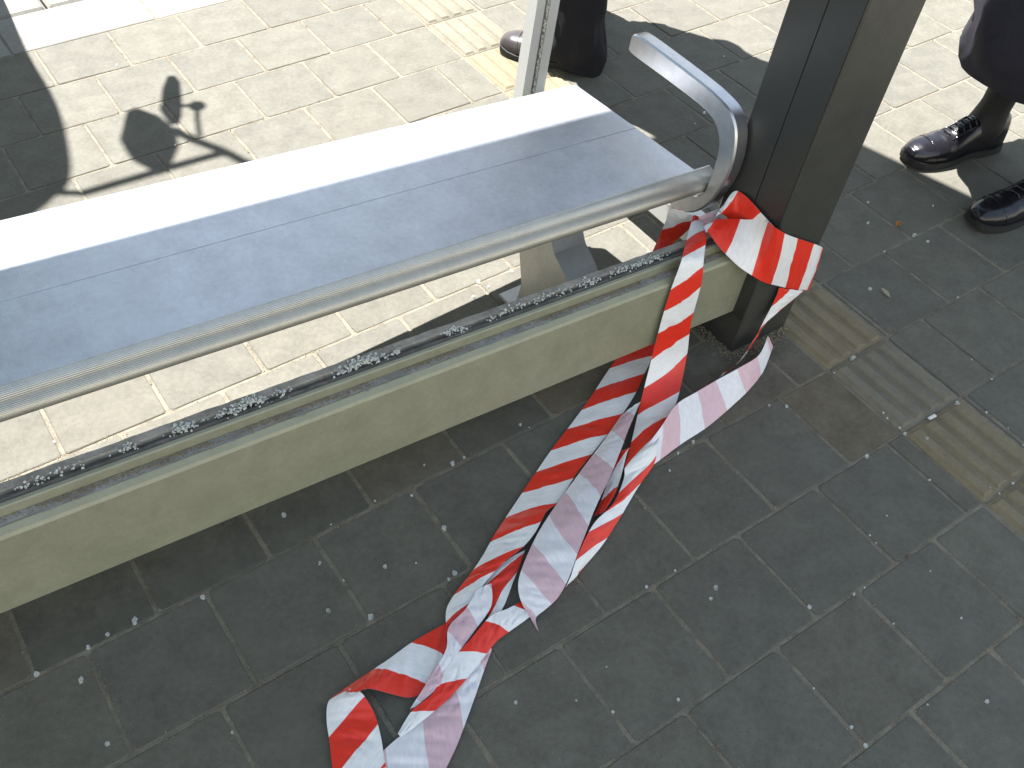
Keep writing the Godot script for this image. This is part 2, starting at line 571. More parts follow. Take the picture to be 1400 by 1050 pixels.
func build_shelter():
	var o := thing("bus_shelter", "bus shelter with dark square post and olive grey bottom rail, its glass smashed out", "bus shelter")
	# post: outline in x, z with a groove down the middle of its broad face
	post(o, Vector2(0.702, -0.345))
	post(o, Vector2(-2.62, -0.345))
	# bottom rail: z, y outline
	var rail := v2([-0.378, 0.154, -0.376, 0.157, -0.376, 0.306, -0.379, 0.311, -0.388, 0.3165, -0.403, 0.3165, -0.403, 0.3335, -0.405, 0.3355, -0.4105, 0.3355, -0.412, 0.334, -0.412, 0.318, -0.432, 0.318, -0.432, 0.331, -0.434, 0.333, -0.445, 0.333, -0.447, 0.331, -0.447, 0.157, -0.445, 0.154])
	put("bottom_rail", extrude_x(rail, -2.46, 0.7015), M.rail, o)
	# soiled film on the rail's ledge, an uneven strip
	var st := flat()
	var nz := noise(6.0, 15, 4)
	var n := 240
	var prev := []
	for i in n + 1:
		var x := -1.2 + 1.88 * i / n
		var a := -0.3885 - 0.004 * nz.get_noise_2d(x * 3.0, 0.0)
		var e := [Vector3(x, 0.3172, a), Vector3(x, 0.3174, -0.4025)]
		if i > 0: quad(st, prev[0], e[0], e[1], prev[1])
		prev = e
	put("dust_film", done(st), M.ledge, o)
	# perished rubber either side of the glass slot
	put("gasket", wavy_strip(-1.3, 0.69, -0.4125, -0.4215, 0.3338, 0.0006, 3), M.rubber, o)
	put("gasket", wavy_strip(-1.3, 0.69, -0.4305, -0.4465, 0.3352, 0.0009, 7), M.old_rubber, o)
	put("glass_slot", extrude_x(v2([-0.4215, 0.319, -0.4215, 0.327, -0.4305, 0.327, -0.4305, 0.319]), -2.4, 0.7), M.rubber, o)
	# side frame with its slot facing the post, and the low side rail
	var fr := v2([0.735, -1.225, 0.735, -1.190, 0.760, -1.190, 0.760, -1.205, 0.772, -1.205, 0.772, -1.190, 0.802, -1.190, 0.802, -1.225])
	put("side_frame", extrude_y(fr, 0.03, 2.26), M.frame, o)
	put("gasket", extrude_y(v2([0.7602, -1.2048, 0.7602, -1.1885, 0.7645, -1.1885, 0.7645, -1.2048]), 0.2, 2.2), M.rubber, o)
	put("gasket", extrude_y(v2([0.768, -1.2048, 0.768, -1.1865, 0.7718, -1.1865, 0.7718, -1.2048]), 0.2, 2.2), M.old_rubber, o)
	var sr := box_mesh(Vector3(0.055, 0.06, 0.688), 0.004)
	put("side_rail", sr, M.frame, o, Vector3(0.812, 0.165, -0.843))
	# unseen roof over the bench and its fascia; right end shaped for its shadow
	var rf := v2([-3.1, -1.537, 0.56, -1.537, 0.56, -1.95, 1.10, -1.95, 1.55, -0.12, -3.1, -0.12])
	put("roof", extrude_y(rf, 2.28, 2.33), M.roof, o)
	put("fascia", box_mesh(Vector3(3.65, 0.10, 0.02), 0.003), M.post, o, Vector3(-1.275, 2.305, -1.548))
	# leftover crumbs of glass in the slot and on the ledge
	crumbs(o)

func post(o: Node3D, c: Vector2):
	var x0 := c.x
	var x1 := c.x + 0.160
	var z1 := c.y
	var z0 := c.y - 0.152
	var zm := c.y - 0.0735
	var outline := v2([x0 + 0.003, z1, x0 + 0.004, z1, x1 - 0.004, z1, x1, z1 - 0.004, x1, z0 + 0.004, x1 - 0.004, z0, x0 + 0.003, z0, x0, z0 + 0.003, x0, zm - 0.001, x0 + 0.0016, zm - 0.0006, x0 + 0.0016, zm + 0.0006, x0, zm + 0.001, x0, z1 - 0.003])
	put("post", extrude_y(outline, -0.35, 2.28), M.post, o)
	var st := flat()
	add_box(st, Vector3(x0 - 0.0008, 1.2, (z0 + 0.005 + zm - 0.001) * 0.5), Vector3(0.002, 2.1, zm - z0 - 0.006), 0.0004)
	put("cover_strip", done(st), M.hatch, o)
	st = flat()
	add_box(st, Vector3(x0 - 0.0008, 1.2, (zm + 0.001 + z1 - 0.005) * 0.5), Vector3(0.002, 2.1, z1 - zm - 0.006), 0.0004)
	put("cover_strip", done(st), M.hatch, o)

func wavy_strip(x0: float, x1: float, z0: float, z1: float, y: float, amp: float, seed_: int) -> ArrayMesh:
	var n := 260
	var nz := noise(9.0, seed_, 4)
	var rings := []
	for i in n + 1:
		var x := lerpf(x0, x1, float(i) / n)
		var a := nz.get_noise_2d(x * 2.0, 0.0) * amp * 1.6
		var b := nz.get_noise_2d(x * 2.0, 9.0) * amp * 1.6
		var c := nz.get_noise_2d(x * 2.0, 30.0) * amp * 1.5
		rings.append(PackedVector3Array([Vector3(x, 0.3185, z0), Vector3(x, y - 0.002 + c, z0 - 0.0002), Vector3(x, y + c, z0 - 0.0022), Vector3(x, y + b, z1 + 0.0022 + a), Vector3(x, y - 0.003 + b, z1 + a), Vector3(x, 0.3185, z1 + 0.0004)]))
	var st := flat()
	for i in n:
		for k in 5:
			quad(st, rings[i][k], rings[i + 1][k], rings[i + 1][k + 1], rings[i][k + 1])
	return done(st)

func shard_mesh(seed_: int, s: float) -> ArrayMesh:        # a chunky splinter of safety glass
	var r := RandomNumberGenerator.new()
	r.seed = seed_
	var st := flat()
	var p := []
	var n := 5
	for lvl in 2:
		for k in n:
			var a := TAU * k / n + r.randf_range(-0.35, 0.35)
			var q := s * r.randf_range(0.42, 0.68)
			p.append(Vector3(cos(a) * q, (lvl - 0.5) * s * 0.72 + r.randf_range(-0.08, 0.08) * s, sin(a) * q))
	for k in n:
		quad(st, p[k], p[(k + 1) % n], p[n + (k + 1) % n], p[n + k])
	for k in range(1, n - 1):
		tri(st, p[0], p[k + 1], p[k])
		tri(st, p[n], p[n + k], p[n + k + 1])
	return done(st)

func crumbs(o: Node3D):
	var shapes := [shard_mesh(1, 0.0030), shard_mesh(2, 0.0024), shard_mesh(3, 0.0040)]
	var clumps := [[-0.143, 0.040, 150], [-0.335, 0.042, 120], [-0.428, 0.022, 60], [-0.507, 0.014, 24], [-0.277, 0.012, 16], [0.032, 0.022, 50], [0.315, 0.03, 40], [0.456, 0.05, 60], [0.40, 0.04, 40], [-0.08, 0.012, 14], [0.14, 0.05, 30], [0.23, 0.05, 30], [-0.62, 0.05, 30]]
	for ci in clumps.size():
		var c: Array = clumps[ci]
		var st := flat()
		for i in int(c[2] * 1.6):
			var t := rng.randfn(0, 0.5)
			var x: float = c[0] + t * c[1]
			var pile := maxf(0.0, 1.0 - absf(t)) * (0.011 if c[2] > 100 else 0.005)
			var z := -0.427 + rng.randfn(0, 0.0045)
			var tr := Transform3D(Basis.from_euler(Vector3(rng.randf() * 6, rng.randf() * 6, rng.randf() * 6)).scaled(Vector3.ONE * rng.randf_range(0.55, 1.15)), Vector3(x, 0.3345 + rng.randf() * pile, z))
			st.append_from(shapes[rng.randi() % 3], 0, tr)
		var m := put("glass_crumbs", st.commit(), M.crumb, o)
		m.set_meta("kind", "stuff")
	# crumbs still held in the slot of the side frame
	var sf := flat()
	for i in 260:
		sf.append_from(shapes[rng.randi() % 3], 0, Transform3D(Basis.from_euler(Vector3(rng.randf() * 6, rng.randf() * 6, rng.randf() * 6)).scaled(Vector3.ONE * rng.randf_range(0.8, 1.7)), Vector3(0.7662 + rng.randfn(0, 0.0012), rng.randf_range(0.15, 0.75), -1.188 + rng.randfn(0, 0.001))))
	put("glass_crumbs", sf.commit(), M.crumb, o).set_meta("kind", "stuff")
	# earth and grit swept up against the foot of the post
	var fp := flat()
	var gg := shard_mesh(9, 0.0030)
	for i in 1500:
		var a := rng.randf() * TAU
		var q := Vector2(cos(a), sin(a))
		var e := 0.080 / maxf(absf(q.x), absf(q.y)) + absf(rng.randfn(0, 0.016))
		var w := Vector2(0.782, -0.421) + q * e
		fp.append_from(gg, 0, Transform3D(Basis.from_euler(Vector3(rng.randf() * 6, rng.randf() * 6, 0)).scaled(Vector3.ONE * rng.randf_range(0.3, 1.1)), Vector3(w.x, ground_y(w.x, w.y) + 0.001 + rng.randf() * 0.004 * clampf(1.3 - (e - 0.08) * 30.0, 0.0, 1.0), w.y)))
	put("grit", fp.commit(), M.grain, o).set_meta("kind", "stuff")
	# dirt gathered against the lip
	var st2 := flat()
	var g := shard_mesh(8, 0.0022)
	var nz := noise(5.0, 33, 3)
	for i in 5200:
		var x := rng.randf_range(-0.9, 0.68)
		if nz.get_noise_2d(x, 0) < -0.15 and rng.randf() < 0.8: continue
		var z := -0.4025 + absf(rng.randfn(0, 0.0055))
		st2.append_from(g, 0, Transform3D(Basis.from_euler(Vector3(rng.randf() * 6, rng.randf() * 6, 0)).scaled(Vector3.ONE * rng.randf_range(0.3, 1.0)), Vector3(x, 0.3176, minf(z, -0.384))))
	var d := put("grit", st2.commit(), M.grain, o)
	d.set_meta("kind", "stuff")

# ------------------------------------------------------------------ bench
func build_bench():
	var o := thing("bench", "long brushed aluminium bench with rounded front edge and hooped armrest", "bench")
	var x0 := -1.75
	var y := 0.41
	var end := func(z: float) -> float:
		var x := lerpf(0.650, 0.624, clampf((-0.55 - z) / 0.34, 0.0, 1.0))
		if z < -0.888: x -= 0.022 * pow((-0.888 - z) / 0.018, 2.0)
		return x
	# back plank with its rounded rear edge, front plank, fluted nose: outlines in z, y
	var back := [-0.7069, y - 0.034, -0.7069, y - 0.0006, -0.7076, y]
	for k in 9:
		back.append_array([-0.80 - 0.088 * k / 8.0, y])
	for k in range(1, 9):
		var a := PI * 0.5 * k / 8.0
		back.append_array([-0.888 - 0.018 * sin(a), y - 0.018 + 0.018 * cos(a)])
	back.append_array([-0.906, y - 0.034])
	put("seat_plank", extrude_x(v2(back), x0, end), M.seat, o)
	put("seat_plank", extrude_x(v2([-0.542, y - 0.034, -0.542, y - 0.0002, -0.7058, y - 0.0002, -0.7066, y - 0.0009, -0.7066, y - 0.034]), x0, end), M.seat, o)
	var nose := []
	var n := 128
	var cz := -0.5418
	var r := 0.0276
	for k in n + 1:
		var a := -PI * 0.5 + PI * k / n
		var rr := r
		if k > 10 and k < n - 5: rr += 0.0003 * (cos(k * TAU / 4.0) - 1.0)
		nose.append_array([cz + rr * cos(a), y - r + rr * sin(a)])
	put("front_nose", extrude_x(v2(nose), x0, 0.690), M.nose, o)
	put("tie_bar", box_mesh(Vector3(2.35, 0.03, 0.06), 0.004), M.leg, o, Vector3(-0.56, y - 0.0495, -0.74))
	# hooped armrests
	for x in [0.6635, x0 - 0.0335]:
		put("armrest", armrest_mesh(x, x + 0.0335), M.arm, o)
	# legs
	for x in [0.395, -1.30]:
		var gy := ground_y(x + 0.03, -0.62)
		var prof := v2([-0.79, 0.3755, -0.655, 0.3755, -0.650, 0.32, -0.637, 0.272, -0.612, 0.238, -0.572, 0.215, -0.545, 0.19, -0.535, 0.12, -0.533, gy - 0.03, -0.70, gy - 0.03, -0.69, 0.10, -0.715, 0.17, -0.755, 0.26, -0.778, 0.32])
		put("leg", extrude_x(prof, x, x + 0.08), M.leg, o)
		put("foot_plate", box_mesh(Vector3(0.11, 0.012, 0.24), 0.002), M.leg, o, Vector3(x + 0.04, gy + 0.004, -0.62)).basis = ground_basis

func armrest_mesh(xa: float, xb: float) -> ArrayMesh:
	var outer := smooth_path([Vector2(-0.802, 0.553), Vector2(-0.787, 0.5655), Vector2(-0.68, 0.566), Vector2(-0.60, 0.564), Vector2(-0.558, 0.561), Vector2(-0.515, 0.552), Vector2(-0.488, 0.529), Vector2(-0.474, 0.491), Vector2(-0.4705, 0.445), Vector2(-0.479, 0.396), Vector2(-0.498, 0.348), Vector2(-0.527, 0.313), Vector2(-0.560, 0.2965), Vector2(-0.590, 0.292)], 5)
	var inner := smooth_path([Vector2(-0.802, 0.527), Vector2(-0.787, 0.5225), Vector2(-0.68, 0.523), Vector2(-0.60, 0.5225), Vector2(-0.564, 0.519), Vector2(-0.540, 0.510), Vector2(-0.522, 0.492), Vector2(-0.5125, 0.468), Vector2(-0.5095, 0.44), Vector2(-0.5105, 0.405), Vector2(-0.5130, 0.375), Vector2(-0.530, 0.3535), Vector2(-0.555, 0.3475), Vector2(-0.590, 0.345)], 5)
	var rings := []
	var b := 0.0035
	for i in outer.size():
		var p: Vector2 = outer[i]
		var q: Vector2 = inner[i]
		var e := (p - q).normalized() * b
		rings.append(PackedVector3Array([Vector3(xa, (p - e).y, (p - e).x), Vector3(xa + b, p.y, p.x), Vector3(xb - b, p.y, p.x), Vector3(xb, (p - e).y, (p - e).x), Vector3(xb, (q + e).y, (q + e).x), Vector3(xb - b, q.y, q.x), Vector3(xa + b, q.y, q.x), Vector3(xa, (q + e).y, (q + e).x)]))
	# flat facets across, smooth along: each of the eight sides is its own smoothing group
	var st := SurfaceTool.new()
	st.begin(Mesh.PRIMITIVE_TRIANGLES)
	for k in 8:
		st.set_smooth_group(k + 1)
		var l := (k + 1) % 8
		for i in rings.size() - 1:
			quad(st, rings[i][k], rings[i][l], rings[i + 1][l], rings[i + 1][k])
	st.set_smooth_group(-1)
	for i in [0, rings.size() - 1]:
		for k in range(1, 7): tri(st, rings[i][0], rings[i][k], rings[i][k + 1])
	return done(st)

# ------------------------------------------------------------------ barrier tape
# strands: side that shows, stripe phase, slant of the stripes, then left and right edge points along the strand
const PERIOD := 0.122
const TAPE := [
	["f", 0.30, 0.62, [0.6176, 0.3494, -0.4850, 0.6396, 0.3374, -0.4850, 0.5498, 0.3515, -0.4300, 0.5937, 0.3544, -0.4230, 0.5133, 0.3575, -0.4000, 0.5662, 0.3486, -0.3950, 0.4844, 0.3525, -0.3760, 0.5438, 0.3390, -0.3710, 0.4718, 0.2962, -0.3690, 0.5488, 0.2931, -0.3640, 0.4699, 0.2265, -0.3660, 0.5570, 0.1909, -0.3620, 0.4679, 0.1277, -0.3580, 0.5671, 0.1034, -0.3520, 0.4295, 0.0657, -0.3220, 0.4949, 0.0721, -0.2880, 0.3588, 0.0531, -0.2600, 0.4309, 0.0652, -0.2500, 0.3098, 0.0500, -0.2195, 0.3851, 0.0702, -0.2208, 0.2913, 0.0424, -0.1988, 0.3669, 0.0455, -0.1991, 0.2388, 0.0416, -0.1644, 0.3087, 0.0321, -0.1752, 0.1790, 0.0401, -0.1466, 0.2339, 0.0253, -0.1380, 0.1196, 0.0327, -0.1125, 0.1754, 0.0189, -0.1119, 0.0686, 0.0221, -0.0760, 0.1111, 0.0129, -0.0912, 0.0295, 0.0124, -0.0691, 0.0631, 0.0085, -0.0794]],
	["f", 0.10, 1.00, [0.3154, 0.0423, -0.2524, 0.3386, 0.0606, -0.2427, 0.2925, 0.0382, -0.2360, 0.3301, 0.0558, -0.2396, 0.2666, 0.0359, -0.2143, 0.2872, 0.0459, -0.2037, 0.2310, 0.0327, -0.1861, 0.2521, 0.0428, -0.1789, 0.1972, 0.0276, -0.1657, 0.2149, 0.0354, -0.1604]],
	["f", 0.62, 0.45, [0.5434, 0.0784, -0.4809, 0.6036, 0.0894, -0.4429, 0.4907, 0.0635, -0.4557, 0.5582, 0.0702, -0.4190, 0.4343, 0.0503, -0.4300, 0.5050, 0.0613, -0.3911, 0.3592, 0.0404, -0.3921, 0.4428, 0.0527, -0.3515, 0.2915, 0.0322, -0.3612, 0.3658, 0.0436, -0.3148, 0.2247, 0.0251, -0.3319, 0.3030, 0.0368, -0.2891, 0.1616, 0.0193, -0.3004, 0.2331, 0.0304, -0.2613, 0.1052, 0.0142, -0.2716, 0.1653, 0.0252, -0.2269, 0.0597, 0.0120, -0.2477, 0.1261, 0.0286, -0.2153, 0.0224, 0.0106, -0.2277, 0.0860, 0.0269, -0.1912, -0.0162, 0.0071, -0.2042, 0.0504, 0.0217, -0.1779, -0.0541, 0.0037, -0.1853, 0.0061, 0.0155, -0.1711, -0.0922, 0.0001, -0.1694, -0.0355, 0.0116, -0.1584, -0.1228, -0.0016, -0.1507, -0.0769, 0.0078, -0.1401, -0.1414, -0.0022, -0.1235, -0.1121, 0.0026, -0.1254]],
	["f", 0.55, 1.00, [0.0110, 0.0059, -0.1759, 0.0535, 0.0119, -0.1753, -0.0316, 0.0019, -0.1620, 0.0317, 0.0100, -0.1575, -0.0556, -0.0002, -0.1438, 0.0006, 0.0072, -0.1346, -0.0703, -0.0014, -0.1040, -0.0313, 0.0043, -0.1100, -0.1057, -0.0056, -0.0894, -0.0611, -0.0004, -0.0916]],
	["b", 0.15, 1.00, [0.3769, 0.0537, -0.3181, 0.4285, 0.0686, -0.3218, 0.3157, 0.0461, -0.2899, 0.3670, 0.0610, -0.2815, 0.2578, 0.0387, -0.2663, 0.3215, 0.0569, -0.2492, 0.2093, 0.0343, -0.2449, 0.2646, 0.0518, -0.2105, 0.1540, 0.0312, -0.2202, 0.1959, 0.0456, -0.1676, 0.0912, 0.0295, -0.1880, 0.1604, 0.0404, -0.1421, 0.0451, 0.0273, -0.1587, 0.1174, 0.0345, -0.1123, 0.0104, 0.0222, -0.1326, 0.0753, 0.0267, -0.0821, -0.0059, 0.0168, -0.1126, 0.0419, 0.0196, -0.0649, -0.0130, 0.0102, -0.0902, 0.0145, 0.0110, -0.0608, -0.0122, 0.0044, -0.0728, -0.0064, 0.0050, -0.0577, -0.0152, 0.0013, -0.0447, -0.0150, 0.0013, -0.0366]],
	["b", 0.40, 0.15, [0.7589, 0.1151, -0.3127, 0.7784, 0.0838, -0.3026, 0.7045, 0.1101, -0.2822, 0.7178, 0.0723, -0.2658, 0.6410, 0.1061, -0.2762, 0.6594, 0.0649, -0.2449, 0.5817, 0.1015, -0.2746, 0.5984, 0.0582, -0.2310, 0.5217, 0.0979, -0.2710, 0.5211, 0.0510, -0.2169, 0.4674, 0.0927, -0.2671, 0.4502, 0.0443, -0.2118, 0.4065, 0.0821, -0.2414, 0.3855, 0.0392, -0.2033, 0.3667, 0.0634, -0.2291, 0.3490, 0.0368, -0.1988]],
	["f", 0.20, 1.00, [0.7700, 0.2227, -0.3380, 0.8636, 0.1802, -0.3380, 0.7668, 0.1950, -0.3350, 0.8431, 0.1741, -0.3350, 0.7518, 0.1549, -0.3300, 0.7940, 0.1585, -0.3300, 0.7371, 0.1179, -0.3250, 0.7524, 0.1425, -0.3250, 0.7084, 0.0952, -0.3145, 0.7375, 0.1029, -0.3253, 0.6667, 0.0813, -0.3008, 0.6777, 0.0924, -0.2993, 0.5897, 0.0992, -0.2800, 0.6033, 0.1056, -0.2798]],
	["f", 0.02, 0.12, [0.6214, 0.3718, -0.4350, 0.5882, 0.3668, -0.4200, 0.6623, 0.3657, -0.4280, 0.6018, 0.3436, -0.3880, 0.6881, 0.3670, -0.4120, 0.6385, 0.3076, -0.3620, 0.6940, 0.3868, -0.3802, 0.6767, 0.2803, -0.3440, 0.6805, 0.3990, -0.3390, 0.7133, 0.2560, -0.3390, 0.7269, 0.3688, -0.3390, 0.7694, 0.2260, -0.3390, 0.7835, 0.3382, -0.3390, 0.8283, 0.1945, -0.3390, 0.8538, 0.2999, -0.3400, 0.8715, 0.1777, -0.3400, 0.9076, 0.2602, -0.3600, 0.9242, 0.1386, -0.3600]],
	["f", 0.55, 0.25, [0.6476, 0.3708, -0.4500, 0.6195, 0.3586, -0.4400, 0.6920, 0.3945, -0.4670, 0.6536, 0.3655, -0.4500, 0.6940, 0.4029, -0.4377, 0.6900, 0.3376, -0.4386, 0.6950, 0.3926, -0.3838, 0.6920, 0.3436, -0.3934, 0.6960, 0.3865, -0.3524, 0.6940, 0.3530, -0.3591]],
	["b", 0.30, 1.00, [0.6220, 0.3495, -0.4750, 0.6331, 0.3319, -0.4650, 0.6435, 0.3586, -0.4700, 0.6496, 0.3391, -0.4600, 0.6749, 0.3596, -0.4700, 0.6861, 0.3277, -0.4600, 0.6940, 0.3650, -0.4586, 0.6940, 0.3427, -0.4449]],
	["f", 0.45, 1.00, [0.5922, 0.3608, -0.5000, 0.6350, 0.3354, -0.4900, 0.5815, 0.3522, -0.5150, 0.6368, 0.3101, -0.4950, 0.5911, 0.3144, -0.5250, 0.6281, 0.2913, -0.5000, 0.5919, 0.2709, -0.5300, 0.6092, 0.2664, -0.5050, 0.5719, 0.2383, -0.5200, 0.6003, 0.2320, -0.5000, 0.5518, 0.1842, -0.5000, 0.6158, 0.1586, -0.4900, 0.5363, 0.1269, -0.4800, 0.6121, 0.1091, -0.4600]],
	["b", 0.70, 1.00, [-0.0655, 0.0129, -0.1495, -0.0351, 0.0097, -0.1496, -0.1011, 0.0116, -0.1285, -0.0592, 0.0077, -0.1137, -0.1421, 0.0078, -0.1153, -0.1067, 0.0053, -0.0902, -0.1644, 0.0059, -0.0865, -0.1520, 0.0032, -0.0704, -0.1930, 0.0013, -0.0687, -0.1804, -0.0014, -0.0557, -0.2335, -0.0064, -0.0479, -0.2069, -0.0038, -0.0392, -0.2626, -0.0131, -0.0338, -0.2542, -0.0123, -0.0326]],
	["f", 0.05, 1.00, [0.0264, 0.0058, -0.0990, 0.0269, 0.0060, -0.0785, -0.0087, 0.0045, -0.0968, -0.0085, 0.0028, -0.0670, -0.0389, 0.0077, -0.0955, -0.0518, -0.0003, -0.0623, -0.0716, 0.0086, -0.0977, -0.0834, -0.0023, -0.0586, -0.1208, 0.0071, -0.0801, -0.1179, -0.0035, -0.0457, -0.1715, 0.0014, -0.0635, -0.1578, -0.0051, -0.0299, -0.1989, -0.0021, -0.0479, -0.1858, -0.0057, -0.0206, -0.2249, -0.0055, -0.0337, -0.2129, -0.0082, -0.0139, -0.2616, -0.0110, -0.0292, -0.2536, -0.0131, -0.0075, -0.2978, -0.0183, -0.0110, -0.2961, -0.0181, -0.0030]],
	["b", 0.35, 1.00, [-0.1029, -0.0041, -0.0572, -0.0976, -0.0056, -0.0520, -0.1549, -0.0079, -0.0359, -0.1265, -0.0082, -0.0298, -0.2010, -0.0112, -0.0172, -0.1620, -0.0114, -0.0012, -0.2561, -0.0163, -0.0094, -0.1981, -0.0136, 0.0270, -0.3061, -0.0210, -0.0053, -0.2313, -0.0166, 0.0520, -0.3630, -0.0274, 0.0072, -0.2661, -0.0197, 0.0743, -0.4242, -0.0341, 0.0199, -0.3103, -0.0237, 0.1028]],
	["f", 0.75, 1.00, [-0.1094, -0.0053, -0.1326, -0.1612, -0.0097, -0.0647, -0.1376, -0.0069, -0.1310, -0.2104, -0.0133, -0.0515, -0.1990, -0.0117, -0.1309, -0.2497, -0.0160, -0.0506, -0.2507, -0.0126, -0.1237, -0.2831, -0.0073, -0.0751, -0.2971, -0.0129, -0.1187, -0.3065, 0.0004, -0.0914, -0.3331, -0.0163, -0.1162, -0.3322, -0.0040, -0.0953]],
	["f", 0.30, 1.00, [-0.3203, -0.0171, -0.1162, -0.3088, -0.0018, -0.0985, -0.3435, -0.0193, -0.1156, -0.3171, -0.0046, -0.0995, -0.3619, -0.0230, -0.1118, -0.3140, -0.0063, -0.0844, -0.3770, -0.0263, -0.0879, -0.3126, -0.0160, -0.0543, -0.3884, -0.0292, -0.0569, -0.3226, -0.0207, -0.0164, -0.4033, -0.0314, -0.0195, -0.3353, -0.0237, 0.0169, -0.4196, -0.0336, 0.0268, -0.3488, -0.0256, 0.0681]],
]

func build_tape():
	var o := thing("barrier_tape", "red and white striped barrier tape knotted round the dark post and trailing over the paving", "barrier tape")
	var nz := noise(14.0, 8, 3)
	for s in TAPE:
		var L := []
		var R := []
		var a: Array = s[3]
		for k in range(0, a.size(), 6):
			L.append(Vector3(a[k], a[k + 1], a[k + 2]))
			R.append(Vector3(a[k + 3], a[k + 4], a[k + 5]))
		L = smooth_path(L, 8)
		R = smooth_path(R, 8)
		var front := SurfaceTool.new()
		var back := SurfaceTool.new()
		for st in [front, back]: st.begin(Mesh.PRIMITIVE_TRIANGLES)
		var cols := 10
		var v: float = s[1] * PERIOD
		for i in L.size():
			if i > 0: v += ((L[i] + R[i]) * 0.5).distance_to((L[i - 1] + R[i - 1]) * 0.5)
			var w: float = L[i].distance_to(R[i])
			var j: int = min(i + 1, L.size() - 1)
			var h: int = max(i - 1, 0)
			var along: Vector3 = ((L[j] + R[j]) - (L[h] + R[h])).normalized()
			var nrm: Vector3 = (R[i] - L[i]).cross(along).normalized()
			if nrm.dot(Vector3(-0.5, 0.75, 0.45)) < 0.0: nrm = -nrm
			for c in cols + 1:
				var u := float(c) / cols
				var p: Vector3 = L[i].lerp(R[i], u)
				# soft cupping across the band and small creases
				var lift := sin(u * PI) * 0.10 * minf(w, 0.05) * (0.5 + 0.9 * nz.get_noise_2d(v * 3.0, s[1] * 40.0))
				lift += nz.get_noise_3d(v * 2.6 + s[1] * 10.0, u * 0.16, 3.0) * 0.0018 * sin(u * PI)
				var ridge := absf(nz.get_noise_3d(v * 1.7 + u * 0.055, u * 0.11 - v * 0.6, s[1] * 31.0))
				lift -= maxf(0.0, 0.10 - ridge) * 0.022 * sin(u * PI)
				lift += nz.get_noise_3d(v * 8.0 + u * 0.9, u * 0.3, s[1] * 20.0) * 0.0006
				p += nrm * lift
				var uv := Vector2((v + (u * w * s[2] if s[0] == "f" else -u * w * s[2])) / PERIOD, u)
				front.set_uv(uv)
				front.add_vertex(p + nrm * 0.0002)
				back.set_uv(uv)
				back.add_vertex(p - nrm * 0.0002)
		for i in L.size() - 1:
			for c in cols:
				var q := i * (cols + 1) + c
				for st in [front, back]:
					for t in [q, q + 1, q + cols + 2, q, q + cols + 2, q + cols + 1]: st.add_index(t)
		var mesh := ArrayMesh.new()
		for st in [front, back]:
			st.generate_normals()
			st.commit(mesh)
		var showing: Material = M.tape_front if s[0] == "f" else M.tape_back
		var hidden: Material = M.tape_back if s[0] == "f" else M.tape_front
		mesh.surface_set_material(0, showing)
		mesh.surface_set_material(1, hidden)
		var m := put("tape_strand", mesh, null, o)
		if s[0] == "b": m.set_meta("label", "pale reverse side of the tape, stripes showing through faintly")

